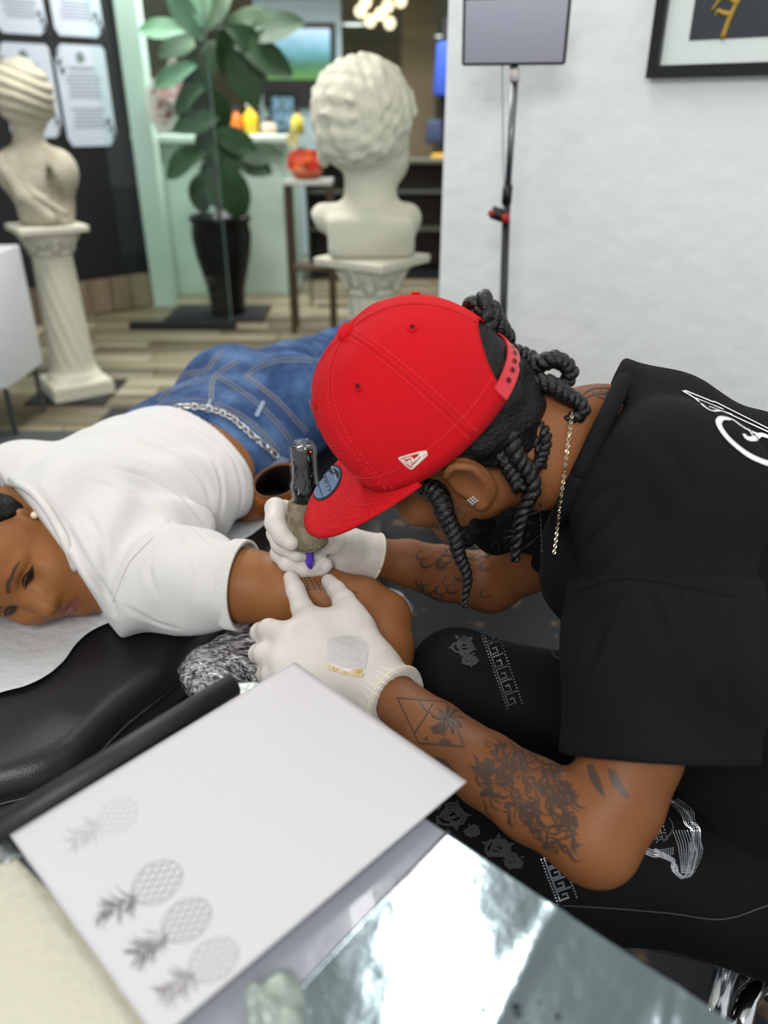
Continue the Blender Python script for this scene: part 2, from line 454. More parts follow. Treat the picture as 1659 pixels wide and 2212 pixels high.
# black feature wall on the left with posters
BA, BB = np.array([-1.76, 5.95]), np.array([-3.5, 4.35]); bd = unit(BB-BA); bn = np.array([-bd[1], bd[0]])
if bn[0] < 0 and bn[1] > 0: bn = -bn
if bn@np.array([0-BA[0], 0-BA[1]]) < 0: bn = -bn
def bq(t, off): return BA+bd*t+bn*off
LB = np.linalg.norm(BB-BA)
tag(MB().prism([bq(0, 0), bq(LB, 0), bq(LB, -.12), bq(0, -.12)], .0, 2.7).build('wall_left', M_BLACKWALL), kind='structure')
tag(MB().box((-6, -1.5, 2.70), (4, 7.8, 2.8)).build('ceiling', mat('ceiling_paint', '#e4e4de', .8)), kind='structure')
tag(MB().box((-6, 7.8, 2.30), (4, 14.5, 2.8)).build('ceiling_far', mat('far_ceiling_paint', '#a8a88e', .8)), kind='structure')
tag(MB().box((-6, 14.2, 0), (4, 14.5, 2.3)).build('wall_back', M_OLIVE), kind='structure')
# wooden plinth at the foot of the black wall, cut up into short boards
for i in range(6):
    a, b_ = bq(.02+.16*i, .035), bq(.02+.16*i+.152, .035); c_, d_ = bq(.02+.16*i+.152, .001), bq(.02+.16*i, .001)
    o = MB().prism([a, b_, c_, d_], .012, .24).build('board', planks_mat('plinth_wood', '#5c5040', '#8f7f68'))
    if i == 0: pl = empty('trim_1', (bq(.5, .03)[0], bq(.5, .03)[1], .012)); tag(pl, kind='structure')
    setparent(o, pl)
# posters: each in dark ornamental mount
M_PAPER = mat('poster_paper', '#c3ccd8', .6); M_INKG = mat('grey_print', '#8b94a2', .7); M_INKD = mat('charcoal_print', '#20242c', .6)
bwv = np.array([bd[0], bd[1], 0]); bnv = np.array([bn[0], bn[1], 0])
def on_black(px, py, off):
    r_ = ray(px, py); n3 = bnv; p0 = np.array([BA[0], BA[1], 0])+n3*off
    return CAMP+r_*(((p0-CAMP)@n3)/(r_@n3))
def poster(x0, x1, y0, y1, label, seed):
    c = on_black((x0+x1)/2, (y0+y1)/2, .004); a = on_black(x0, (y0+y1)/2, .004); b = on_black(x1, (y0+y1)/2, .004)
    hw = np.linalg.norm(a-b)/2; hz = abs(on_black((x0+x1)/2, y0, .004)[2]-on_black((x0+x1)/2, y1, .004)[2])/2
    ux = -bwv
    root = empty('poster', c-np.array([0, 0, hz]), label, 'poster', 'notices on the black wall')
    def q(u, v, o): return c+ux*u*hw+np.array([0, 0, v*hz])+bnv*o
    def slab(name, us, o0, o1, m):
        n = len(us); V = [q(u, v, o0) for u, v in us]+[q(u, v, o1) for u, v in us]
        F = [list(range(n))[::-1], list(range(n, 2*n))]+[[i, (i+1) % n, n+(i+1) % n, n+i] for i in range(n)]
        return mk(name, V, F, m, root)
    ch = .16
    sheet = slab('sheet', [(-1+ch, -1), (1-2*ch, -1), (1, -1+ch*1.2), (1, 1-ch*.5), (1-ch*.7, 1), (-1+2*ch, 1), (-1, 1-ch*1.4), (-1, -1+ch)], 0, .003, M_PAPER)
    mb = MB(); rs = random.Random(seed)
    for k in range(15):
        v = .42-k*.075
        if k in (7, 8): continue
        l = rs.uniform(.55, .72); V = [q(-l, v, .0042), q(l, v, .0042), q(l, v+.032, .0042), q(-l, v+.032, .0042)]
        mb.add(V, [[0, 1, 2, 3]])
    l = .5; mb.add([q(-l, .52, .0042), q(l, .52, .0042), q(l, .58, .0042), q(-l, .58, .0042)], [[0, 1, 2, 3]])
    tag(mb.build('printed_text', M_INKG, sheet), kind='stuff')
    a_ = np.linspace(0, 6.283, 15)[:-1]
    mk('emblem', [q(.17*math.cos(t)*(1+.2*math.cos(5*t)), .76+.11*math.sin(t), .0042) for t in a_], [list(range(14))], mat('sage_print', '#6f7f7c', .7), sheet)
    for su, sv in ((1, -1), (-1, 1)):                         # dark corner flourishes
        mb = MB()
        for k in range(4):
            t0 = .35+.5*k; p0 = (su*(1-.08*k), sv*(1-.30*k*.5)); 
            V = [q(p0[0]-su*.02, p0[1]-sv*.02, .006), q(p0[0]+su*.10, p0[1]+sv*.02, .006), q(p0[0]+su*.02, p0[1]-sv*.16, .006), q(p0[0]-su*.16, p0[1]+sv*.06, .006)]
            mb.add(V, [[0, 1, 2, 3]])
        mb.build('corner_flourish', M_INKD, sheet)
poster(132, 240, 100, 318, 'printed notice sheet on black wall, lower right of the four', 1)
poster(8, 122, 96, 300, 'printed notice sheet behind the statue head, lower left of four', 2)
poster(105, 212, -120, 80, 'printed notice sheet on black wall, upper right of the four', 3)
poster(-20, 88, -120, 74, 'printed notice sheet on black wall, upper left of the four', 4)
# mint post at the end of the black wall + pane of glass
q0 = np.array([-1.74, 5.93])
tag(MB().box((-1.74, 5.90, 0), (-1.60, 6.05, 2.7)).build('trim_2', M_MINT), kind='structure')
mg = bpy.data.materials.new('clear_pane_glass'); mg.use_nodes = True; nt = mg.node_tree; nt.nodes.remove(nt.nodes['Principled BSDF'])
tr = nt.nodes.new('ShaderNodeBsdfTransparent'); tr.inputs[0].default_value = (.93, .985, .965, 1); gl = nt.nodes.new('ShaderNodeBsdfGlossy'); gl.inputs['Roughness'].default_value = .03
mx = nt.nodes.new('ShaderNodeMixShader'); mx.inputs[0].default_value = .02
nt.links.new(tr.outputs[0], mx.inputs[1]); nt.links.new(gl.outputs[0], mx.inputs[2]); nt.links.new(mx.outputs[0], nt.nodes['Material Output'].inputs[0])
wg = empty('window_1', (-1.3, 5.2, 0)); tag(wg, kind='structure')
MB().box((-1.70, 5.196, .05), (-1.03, 5.204, 2.7)).build('pane', mg, wg)
MB().box((-1.03, 5.196, .0), (-1.024, 5.204, 2.7)).build('glass_edge', mat('glass_edge_green', '#5f7a70', .2), wg)
MB().box((-1.72, 5.18, .0), (-1.0, 5.22, .05)).build('floor_channel', M_DARK, wg)
# ------------------------------------------------------------------ statues on columns
def column(name, cx, cy, H, rot, label):
    root = empty(name, (cx, cy, 0), label, 'column', 'fluted display columns')
    def sqlathe(prof, n=48):
        V = []; F = []
        for (r, z, q) in prof:                    # q 0 round .. 1 square
            for j in range(n):
                t = 2*math.pi*j/n; k = max(abs(math.cos(t)), abs(math.sin(t))); rr = r*((1-q)+q/k)
                V.append((cx+rr*math.cos(t+rot), cy+rr*math.sin(t+rot), z))
        for i in range(len(prof)-1):
            for j in range(n): F.append([i*n+j, i*n+(j+1) % n, (i+1)*n+(j+1) % n, (i+1)*n+j])
        F += [list(range(n))[::-1], list(range((len(prof)-1)*n, len(prof)*n))]
        return V, F
    V, F = sqlathe([(.15, .012, 1), (.15, .075, 1), (.142, .085, 1), (.135, .09, .3), (.128, .11, 0), (.112, .135, 0), (.112, .15, 0)])
    mk('base', V, F, M_STONE, root)
    n = 72; V = []; F = []; zs = np.linspace(.15, H-.13, 40)
    for z in zs:
        for j in range(n):
            t = 2*math.pi*j/n; r = (.108-.016*(z-.15)/(H-.28))*(1-.05*max(0, math.cos(12*(t+2.6*z)))**.7)
            V.append((cx+r*math.cos(t), cy+r*math.sin(t), z))
    for i in range(len(zs)-1):
        for j in range(n): F.append([i*n+j, i*n+(j+1) % n, (i+1)*n+(j+1) % n, (i+1)*n+j])
    mk('shaft', V, F, M_STONE, root, True)
    V, F = sqlathe([(.098, H-.135, 0), (.106, H-.125, 0), (.098, H-.115, 0), (.108, H-.09, .1), (.125, H-.05, .3), (.12, H-.045, .4), (.14, H-.032, .8), (.152, H-.028, 1), (.155, H-.006, 1), (.15, H, 1)])
    mk('capital', V, F, M_STONE, root)
    for j in range(12):                            # acanthus leaves round the bell
        t = 2*math.pi*j/12+rot; z0 = H-.12 if j % 2 else H-.10
        p = np.array([cx+.104*math.cos(t), cy+.104*math.sin(t), z0]); o_ = np.array([math.cos(t), math.sin(t), 0]); s_ = np.array([-math.sin(t), math.cos(t), 0])
        V = []
        for k in range(6):
            u = k/5; c = p+np.array([0, 0, .068*u])+o_*(.004+.034*u*u); wd_ = .026*math.sin(math.pi*(.25+.7*u))
            V += [c-s_*wd_, c+o_*.007, c+s_*wd_, c-o_*.012]
        F = []
        for k in range(5):
            a = 4*k
            for e in range(4): F.append([a+e, a+(e+1) % 4, a+4+(e+1) % 4, a+4+e])
        F += [[3, 2, 1, 0], [20, 21, 22, 23]]
        mk('leaf', V, F, M_STONE, root, True)
    return root
COLR = (-.042, 2.96); COLL = (-1.605, 3.87); CH = .834
column('display_column', COLR[0], COLR[1], CH, .95, 'cream fluted column under the curly haired bust')
column('display_column', COLL[0], COLL[1], CH, .62, 'cream fluted column under the draped statue on the left')
tag(MB().box((COLL[0]-.2, COLL[1]-.2, 0), (COLL[0]+.2, COLL[1]+.2, .0119)).build('column_pad', M_DARK), 'thin black pad under the foot of the left column', 'pad')
yb = COLR[1]
def B(px, py, dy=0): return Py(px, py, yb+dy)
s = Sdf((-.34, yb-.3, CH-.01), (.27, yb+.3, 1.50), .006)
s.ell(B(782, 238), (.176, .185, .165), None, .02)
s.ell(B(780, 300, -.01), (.145, .16, .10), None, .05)
s.disp(lambda x, y, z: .008*sn(x, y, z, 95, 3, 8)+.007*sn(x, y, z, 190, 9, 6))
s.chain([B(800, 330, .03), B(800, 400, .02), B(800, 455, 0)], [.105, .085, .10], .03)
s.ell(B(850, 345, .04), (.055, .09, .07), None, .04)
s.ell(B(700, 330, .06), (.025, .05, .05), None, .03)
cz = CH
V = None
s.rbox((-.045, yb, CH+.075), (.155, .105, .075), None, .03, .02)
s.chain([B(700, 470, 0), B(880, 470, 0)], [.05, .05], .04)
s.cut((-.20, yb, CH), (-.93, 0, -.42), .01); s.cut((.115, yb, CH), (.93, 0, -.42), .01); s.cut((0, yb-.11, CH+.08), (.15, -1, -.5), .015)
s.cut((0, 0, CH+.001), (0, 0, -1))
o = s.build('curly_haired_bust', M_STONE)
tag(o, 'large cream bust with curly hair seen from behind, on column', 'bust')
yb = COLL[1]
s = Sdf((-2.25, yb-.28, CH-.01), (-1.32, yb+.28, 1.58), .007)
s.ell(B(48, 200), (.125, .15, .135), None, .02); s.ell(B(18, 160, .05), (.06, .07, .055), None, .03)
s.ell(B(85, 215, .06), (.05, .10, .10), None, .03)
s.disp(lambda x, y, z: .0055*np.sin(140*(z+.35*x)+2*sn(x, y, z, 20, 2)), .02)
s.chain([B(60, 250), B(62, 300), B(70, 345)], [.06, .062, .08], .05)
s.ell(B(78, 375), (.175, .10, .11), None, .05); s.ell(B(30, 360, -.01), (.075, .08, .075), None, .04); s.ell(B(128, 365, -.01), (.075, .085, .085), None, .04)
s.chain([B(88, 400), B(98, 440), B(102, 485)], [.145, .12, .115], .05, flat=((0, 1, 0), .7))
s.ell(B(118, 410, -.06), (.02, .03, .10), None, .05, 's')
s.chain([B(2, 350, -.07), B(50, 420, -.10), B(110, 470, -.09)], [.03, .035, .03], .02)
s.chain([B(20, 340, -.08), B(75, 420, -.11), B(140, 460, -.08)], [.012, .014, .014], .01)
s.cut((0, 0, CH+.001), (0, 0, -1))
tag(s.build('draped_statue_bust', M_STONE2), 'weathered stone bust of draped figure with bun seen from behind', 'bust')
# white cabinet panel on thin legs, left edge
root = empty('white_cabinet', (-1.9, 3.35, .012), 'white low cabinet on thin legs at the left edge', 'cabinet')
MB().box((-2.6, 3.2, .24), (-1.63, 3.6, .78)).build('body', mat('white_laminate', '#d5d8dc', .4), root, bevel=.006)
for x in (-1.66, -2.5):
    for y in (3.24, 3.56): MB().tube([(x, y, .012), (x, y, .24)], .012, 10).build('leg', M_STEEL, root)
# ------------------------------------------------------------------ plant in a tall pot
yp = 5.62
pc = Py(487, 600, yp); px0 = pc[0]
pot = empty('planter', (px0, yp, 0), 'tall glossy black pot holding the fig plant', 'pot')
MB().lathe([(.0, .02), (.125, .02), (.12, .05), (.135, .2), (.19, .42), (.205, .55), (.195, .63), (.21, .65), (.21, .68), (.18, .68), (.17, .62), (.0, .62)], (px0, yp, 0), 40).build('pot_body', mat('black_glazed_ceramic', '#06070a', .3, spec=.3), pot, True)
MB().lathe([(.17, .622), (.1, .64), (0, .645)], (px0, yp, 0), 24).build('soil', mat('soil', '#221a14', .9), pot)
MB().box((px0-.42, yp-.2, 0), (px0+.28, yp+.25, .019)).build('tray', M_DARK, pot, bevel=.004)
plant = empty('fig_plant', (px0, yp, .62), 'broad leaved fig plant growing from the black pot', 'plant')
trunk = [(px0, yp, .6), (px0-.01, yp, .9), (px0+.02, yp+.02, 1.3), (px0-.06, yp, 1.8), (px0-.10, yp, 2.3)]
MB().tube(spline(trunk, 5), .014, 8).build('stem', mat('plant_bark', '#4c4436', .8), plant, True)
M_LEAF = mat('fig_leaf', '#31532f', .65, var=(8, '#1f3d22', .3, .7)); M_LEAF2 = mat('fig_leaf_light', '#6f937c', .65, var=(6, '#4f7a55', .3, .7))
def leaf_mesh(L, Wd, name, m, bend=.25):
    V = []; F = []; n = 8
    for i in range(n+1):
        u = i/n; w = Wd*math.sin(math.pi*min(1, u*.93+.04))**.75*(.75+.35*u); z = -bend*L*u*u
        for s_ in (-1, -.5, 0, .5, 1): V.append((L*u, s_*w, z+.18*w*abs(s_)+.02*L*math.sin(9*u)*abs(s_)))
    for i in range(n):
        for j in range(4): F.append([i*5+j, i*5+j+1, i*5+j+6, i*5+j+5])
    me = bpy.data.meshes.new(name); me.from_pydata(V, [], F); me.materials.append(m); me.polygons.foreach_set('use_smooth', [True]*len(F)); return me
LM = [leaf_mesh(.30, .10, 'leaf', M_LEAF), leaf_mesh(.36, .12, 'leaf', M_LEAF, .4), leaf_mesh(.30, .085, 'leaf', M_LEAF2, .15)]
rs = random.Random(5)
leaves = [(400, 340, 200, -.2, 1), (455, 385, 250, -.9, 0), (430, 420, 230, -1.1, 0), (500, 400, 300, -1.2, 1), (540, 350, 20, -.2, 0), (555, 330, 10, .2, 0), (470, 400, 270, -1.0, 0),
          (350, 60, 190, .1, 2), (400, 30, 120, .8, 2), (430, 0, 100, 1.0, 2), (390, 90, 210, -.2, 0), (440, 130, 240, -.6, 1), (500, 60, 30, .5, 1), (540, 90, 320, -.4, 1), (520, 140, 300, -.8, 1), (545, 40, 20, .3, 1), (500, 110, 280, -1, 1),
          (430, 190, 250, -.5, 0), (400, 210, 215, -.3, 0), (470, 240, 290, -.9, 0), (450, 290, 240, -.7, 0), (480, 320, 310, -.6, 0), (425, 260, 190, -.1, 0), (505, 300, 330, -.2, 0), (560, 110, 350, -.2, 1), (570, 60, 0, .5, 1), (460, 20, 60, .6, 0), (375, 160, 200, -.3, 2)]
for (x, y, az, el, k) in leaves:
    tip = Py(x, y, yp+rs.uniform(-.12, .12)); a = math.radians(az)
    d = unit(np.array([math.cos(a)*math.cos(el), rs.uniform(-.5, .3), math.sin(el)])); L = .30
    bpos = tip-d*L*.5
    o = bpy.data.objects.new('leaf', LM[k]); COL.objects.link(o)
    X = d; Z = unit(np.array([0, -.75, .6])-d*(np.array([0, -.75, .6])@d)); Y = np.cross(Z, X)
    M = Matrix([[X[0], Y[0], Z[0], bpos[0]], [X[1], Y[1], Z[1], bpos[1]], [X[2], Y[2], Z[2], bpos[2]], [0, 0, 0, 1]])
    setparent(o, plant); o.matrix_basis = M
    # petiole
    zt = min(max(bpos[2]-.08, .75), 2.25); st = np.array([np.interp(zt, [t[2] for t in trunk], [t[0] for t in trunk]), yp, zt])
    MB().tube([st, (st+bpos)/2+np.array([0, 0, .03]), bpos], .004, 5).build('petiole', M_LEAF, plant)
# ------------------------------------------------------------------ reception area far behind
root = empty('reception_counter', (-1.3, 6.6, 0), 'mint reception counter behind the potted plant', 'counter')
MB().box((-1.95, 6.3, .0), (-.76, 6.9, 1.10)).build('front_panel', M_MINT, root, bevel=.01)
MB().box((-2.0, 6.24, 1.10), (-.70, 6.95, 1.16)).build('counter_top', mat('counter_top_pale', '#cfe0d8', .25), root, bevel=.01)
MB().box((-.76, 6.28, .0), (-.70, 6.9, 1.10)).build('end_post', mat('mint_edge', '#a9c3b6', .3), root, bevel=.01)
for i, (px, py, w_, h_, c, nm, lb) in enumerate([(508, 226, .05, .17, '#e3772d', 'bottle', 'orange bottle on the reception counter'), (538, 215, .055, .2, '#e0c02a', 'bottle', 'yellow bottle on the reception counter'),
        (640, 220, .05, .16, '#cfc04e', 'bottle', 'pale yellow bottle at the right of the counter'), (470, 235, .06, .12, '#d8dcd8', 'jar', 'white jar on the counter behind the plant'), (578, 238, .06, .10, '#cbb9a4', 'jar', 'beige jar in the middle of counter')]):
    p = Py(px, py, 6.5); root = empty(nm, (p[0], 6.5, 1.16), lb, nm)
    MB().lathe([(0, 0), (w_, 0), (w_, h_*.65), (w_*.4, h_*.8), (w_*.4, h_*.95), (0, h_*.95)], (p[0], 6.5, 1.16), 16).build('body', mat('c%d' % i, c, .4), root, True)
    MB().lathe([(w_*.5, h_*.93), (w_*.5, h_*1.12), (0, h_*1.12)], (p[0], 6.5, 1.16), 16).build('cap', mat('c%dcap' % i, '#efe9dc' if i % 2 else '#34383c', .4), root)
p = Py(610, 215, 6.6)
root = empty('photo_frame', (p[0], 6.6, 1.16), 'small blue picture in black frame standing on counter', 'frame')
MB().box((p[0]-.11, 6.6, 1.16), (p[0]+.11, 6.63, 1.44)).build('frame', M_BLKPL, root); MB().box((p[0]-.085, 6.594, 1.19), (p[0]+.085, 6.6, 1.41)).build('print', mat('blue_print', '#6d8dae', .4, var=(20, '#3c5a50', .4, .6)), root)
# round plaque with rose motif and pink-white ornament on the counter's left end
p = Py(348, 228, 5.86); root = empty('round_plaque', (p[0], 5.86, p[2]-.16), 'oval white plaque with red motif hanging on the mint post', 'plaque')
def disc(c, rx, rz, y0, y1, n=28):
    V = [(c[0]+rx*math.cos(t), y0, c[2]+rz*math.sin(t)) for t in np.linspace(0, 6.2832, n, endpoint=False)]+[(c[0]+rx*math.cos(t), y1, c[2]+rz*math.sin(t)) for t in np.linspace(0, 6.2832, n, endpoint=False)]
    return V, [list(range(n)), list(range(n, 2*n))[::-1]]+[[i, n+i, n+(i+1) % n, (i+1) % n] for i in range(n)]
MB().add(*disc(p, .105, .165, 5.86, 5.89)).build('rim', mat('white_enamel', '#e6e2dd', .3), root)
MB().add(*disc(p, .07, .12, 5.852, 5.8601)).build('face', mat('plaque_print', '#d9c7bd', .5, var=(22, '#8f3a44', .5, .62)), root)
p = Py(362, 160, 5.84); root = empty('paper_fan', (p[0], 5.84, p[2]-.17), 'pink and white folded ornament above the oval plaque', 'ornament')
MB().add([(p[0]-.09, 5.85, p[2]-.12), (p[0]+.02, 5.83, p[2]-.17), (p[0]+.09, 5.85, p[2]-.05), (p[0]+.05, 5.86, p[2]+.15), (p[0]-.02, 5.88, p[2]+.02)], [[0, 1, 4], [1, 2, 4], [2, 3, 4], [3, 0, 4], [0, 3, 2, 1]]).build('fold', mat('pink_paper', '#cf8f94', .6, var=(14, '#e5ded8', .4, .6)), root)
# wall screen with landscape
def ramp_mat(name, stops, emit, z0, z1, axis=2):
    m = mat(name, '#808080', .35); nt = m.node_tree; bs = nt.nodes['Principled BSDF']; tc = nt.nodes.new('ShaderNodeTexCoord')
    sx = nt.nodes.new('ShaderNodeSeparateXYZ'); mr = nt.nodes.new('ShaderNodeMapRange'); mr.inputs[1].default_value = z0; mr.inputs[2].default_value = z1
    nz = nt.nodes.new('ShaderNodeTexNoise'); nz.inputs['Scale'].default_value = 9; ad = nt.nodes.new('ShaderNodeMath'); ad.operation = 'MULTIPLY_ADD'; ad.inputs[1].default_value = .25
    su = nt.nodes.new('ShaderNodeMath'); su.operation = 'SUBTRACT'; su.inputs[1].default_value = .125
    r = nt.nodes.new('ShaderNodeValToRGB'); e = r.color_ramp.elements
    for i, (t, c) in enumerate(stops):
        k = e[i] if i < 2 else e.new(t); k.position = t; k.color = lin(c)
    nt.links.new(tc.outputs['Object'], sx.inputs[0]); nt.links.new(sx.outputs[axis], mr.inputs[0]); nt.links.new(tc.outputs['Object'], nz.inputs['Vector'])
    nt.links.new(nz.outputs['Fac'], ad.inputs[0]); nt.links.new(mr.outputs[0], ad.inputs[2]); nt.links.new(ad.outputs[0], su.inputs[0]); nt.links.new(su.outputs[0], r.inputs[0])
    nt.links.new(r.outputs[0], bs.inputs['Base Color'])
    if emit: nt.links.new(r.outputs[0], bs.inputs['Emission Color']); bs.inputs['Emission Strength'].default_value = emit
    return m
ys = 8.2; a = Py(578, 172, ys); b = Py(712, 62, ys)
root = empty('wall_screen', ((a[0]+b[0])/2, ys, a[2]-.2), 'wall screen showing green landscape and pale blue sky', 'screen')
MB().box((a[0]-.05, ys, a[2]-.22), (b[0]+.05, ys+.06, b[2]+.05)).build('housing', M_BLKPL, root)
MB().box((a[0], ys-.012, a[2]), (b[0], ys, b[2])).build('display', ramp_mat('landscape_picture', [(0, '#4d7a3c'), (1, '#a9c3dc'), (.3, '#2f5c45'), (.55, '#4b8590'), (.8, '#7fa8bd')], .55, a[2], b[2]), root)
MB().box((a[0]-.1, ys+.06, .0), (b[0]+.1, ys+.12, b[2]+.3)).build('back_panel', mat('pale_blue_panel', '#9fb3b8', .5), root)
# tan curtain wall, dark shop interior
tag(MB().box((.18, 9.0, 0), (.52, 9.12, 2.3)).build('wall_tan', mat('tan_wall_paint', '#84775d', .7)), kind='structure')
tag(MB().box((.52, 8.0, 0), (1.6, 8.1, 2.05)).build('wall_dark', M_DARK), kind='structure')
tag(MB().box((-.75, 9.6, .0), (.2, 9.7, 1.15)).build('wall_low', mat('shade_brown_panel', '#4a4034', .7)), kind='structure')
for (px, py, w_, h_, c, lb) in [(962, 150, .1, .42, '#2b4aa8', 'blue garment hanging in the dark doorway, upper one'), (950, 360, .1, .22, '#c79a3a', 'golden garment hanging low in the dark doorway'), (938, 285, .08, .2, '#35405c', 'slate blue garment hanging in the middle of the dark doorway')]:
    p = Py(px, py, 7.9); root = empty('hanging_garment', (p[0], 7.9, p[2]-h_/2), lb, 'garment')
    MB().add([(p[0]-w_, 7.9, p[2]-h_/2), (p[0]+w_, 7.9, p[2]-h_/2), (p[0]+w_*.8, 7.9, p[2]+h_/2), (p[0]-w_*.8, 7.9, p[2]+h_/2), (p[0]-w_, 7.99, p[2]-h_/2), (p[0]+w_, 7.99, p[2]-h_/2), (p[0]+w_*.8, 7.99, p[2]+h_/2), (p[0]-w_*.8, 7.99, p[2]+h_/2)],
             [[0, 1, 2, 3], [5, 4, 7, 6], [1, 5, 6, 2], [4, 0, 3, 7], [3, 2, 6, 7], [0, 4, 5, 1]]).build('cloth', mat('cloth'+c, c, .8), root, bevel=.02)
    MB().tube([(p[0], 7.95, p[2]+h_/2-.02), (p[0], 7.95, p[2]+h_/2+.12), (p[0], 8.005, p[2]+h_/2+.12)], .008, 6).build('hook', M_STEEL, root)
# orange flowers in a bowl on a dark stand beside the counter
p = Py(662, 352, 5.2); root = empty('flower_stand', (p[0], 5.2, 0), 'slim dark wooden stand right of the reception counter', 'stand')
MB().box((p[0]-.14, 5.08, p[2]-.12), (p[0]+.16, 5.32, p[2]-.09)).build('top', mat('pale_stand_top', '#b9bdb6', .3), root, bevel=.004)
for sx in (-.12, .14):
    for sy in (5.10, 5.30): MB().tube([(p[0]+sx, sy, 0), (p[0]+sx, sy, p[2]-.12)], .018, 8).build('leg', mat('dark_wood', '#43301f', .5), root)
MB().box((p[0]-.13, 5.10, .4), (p[0]+.15, 5.30, .42)).build('shelf', mat('dark_wood', '#43301f', .5), root)
root = empty('flower_bowl', (p[0], 5.2, p[2]-.09), 'bunch of orange red blooms on the dark stand', 'flowers')
MB().lathe([(0, 0), (.07, 0), (.10, .05), (.09, .05), (0, .02)], (p[0], 5.2, p[2]-.09), 18).build('bowl', mat('terracotta', '#a5502b', .6), root, True)
me = None; rs = random.Random(3)
for k in range(12):
    c = np.array([p[0]+rs.uniform(-.09, .10), 5.2+rs.uniform(-.06, .06), p[2]+rs.uniform(-.03, .05)])
    V = [c]; n = 10
    for ring in range(1, 3):
        for j in range(n):
            t = 2*math.pi*j/n; r_ = .02*ring*(1+.25*math.cos(5*t)); V.append(c+np.array([r_*math.cos(t), -.012*ring, r_*math.sin(t)]))
    F = [[0, 1+(j+1) % n, 1+j] for j in range(n)]+[[1+j, 1+(j+1) % n, 1+n+(j+1) % n, 1+n+j] for j in range(n)]
    mk('bloom', V, F, mat(['bloom_orange', 'bloom_red', 'bloom_coral'][k % 3], ['#f0862e', '#d8432c', '#e8604a'][k % 3], .6), root, True)
root = empty('rose_sprig', Py(645, 300, 5.6), 'single pale yellow bloom above the orange flowers', 'flower')
c = Py(633, 300, 5.6)
for k in range(6):
    t = k*1.047; V = [c, c+np.array([.035*math.cos(t-.5), -.02, .035*math.sin(t-.5)]), c+np.array([.06*math.cos(t), -.03, .06*math.sin(t)]), c+np.array([.035*math.cos(t+.5), -.02, .035*math.sin(t+.5)])]
    mk('petal', V, [[0, 1, 2, 3]], mat('pale_yellow_petal', '#dcd493', .6), root)
MB().tube([c, c+np.array([.05, .1, -.1]), (c[0]+.06, 5.66, 1.1), (c[0]+.05, 5.9, .6), (c[0]+.05, 5.9, .0)], .008, 6).build('stalk', M_LEAF, root)
# dark low cabinet behind the stand and bust
root = empty('dark_shelf_unit', (-.45, 7.2, 0), 'dark shelf unit far behind, between counter and bust', 'shelf')
MB().box((-.66, 7.0, 0), (.62, 7.4, .06)).build('plinth', M_DARK, root); MB().box((-.66, 7.36, .06), (.62, 7.4, .95)).build('back_board', mat('brown_board', '#3a2f25', .6), root)
for z in (.40, .70, .93): MB().box((-.66, 7.0, z), (.62, 7.36, z+.025)).build('shelf_board', mat('shelf_grey', '#57594f', .5), root)
for x in (-.66, -.02, .60): MB().box((x, 7.0, .06), (x+.025, 7.36, .93)).build('upright', M_DARK, root)
# pendant cluster of globe bulbs and flat ceiling lights
yl = 8.6; root = empty('globe_pendant', (Py(820, 20, yl)[0], yl, Py(820, 0, yl)[2]), 'pendant cluster of glowing warm globe bulbs above the bust', 'lamp')
ME = mat('globe_glow', '#fff3c8', .4, emit=1.5)
hub = Py(822, -30, yl)
MB().tube([hub, hub+np.array([0, 0, .2])], .03, 10).build('hub', mat('brass', '#8c7a3f', .3, .9), root)
for (px, py) in [(778, 24), (800, 45), (822, 30), (842, 50), (866, 2), (790, 4), (838, 12)]:
    c = Py(px, py, yl+random.uniform(-.1, .1)); s = MB(); 
    s.lathe([(.0, -.055), (.03, -.047), (.05, -.02), (.055, 0), (.05, .02), (.03, .047), (0, .055)], c, 14); s.build('globe', ME, root, True)
    MB().tube([c+np.array([0, 0, .05]), hub], .005, 5).build('arm', mat('brass', '#8c7a3f', .3, .9), root)
for i, (px, py, r_) in enumerate([(765, 50, .16), (938, 76, .16), (600, 12, .2)]):
    p = Pz(px, py, 2.29); root = empty('ceiling_downlight', (p[0], p[1], 2.27), ['flat round ceiling light left of the globe bulbs', 'flat round ceiling light beside the white wall edge', 'flat round ceiling light above the wall screen'][i], 'ceiling light', 'flat ceiling lights of the far room')
    MB().lathe([(r_*.9, -.012), (r_*.9, 0)], (p[0], p[1], 2.285), 24).build('diffuser', mat('diffuser_glow', '#f4fff6', .4, emit=1.6), root)
    MB().lathe([(r_, -.01), (r_, .015), (r_*.9, .015), (r_*.9, -.01)], (p[0], p[1], 2.285), 24).build('ring', mat('white_enamel', '#e6e2dd', .3), root)
# strip fixtures over the station (they carry the lights set at the top)
for i, (x, y, sx, sy, pw) in enumerate(STRIPS):
    zt = 2.70 if y < 7.8 else 2.3
    lb = ['slim strip light over the tattoo table', 'strip light over the left walkway', 'strip light over the right side', 'panel light in front of the black wall', 'panel light over the reception counter', 'panel light over the back passage'][i]
    root = empty('strip_fixture', (x, y, 2.70), lb+' on the ceiling', 'ceiling light')
    MB().box((x-sx/2-.02, y-sy/2-.02, 2.675), (x+sx/2+.02, y+sy/2+.02, 2.70)).build('housing', mat('white_enamel', '#e6e2dd', .3), root)
root = empty('fill_light_panel', FILL_PANEL[0], 'tilted white panel added behind the camera as unseen frontal fill light', 'ceiling light')  # housing made up to go with the added fill light
pa = math.radians(FILL_PANEL[1]); o = MB().box((-.62, -.37, .012), (.62, .37, .05)).build('housing', mat('white_enamel', '#e6e2dd', .3), root)
o.matrix_parent_inverse = Matrix.Identity(4); o.rotation_euler = (pa, 0, 0)
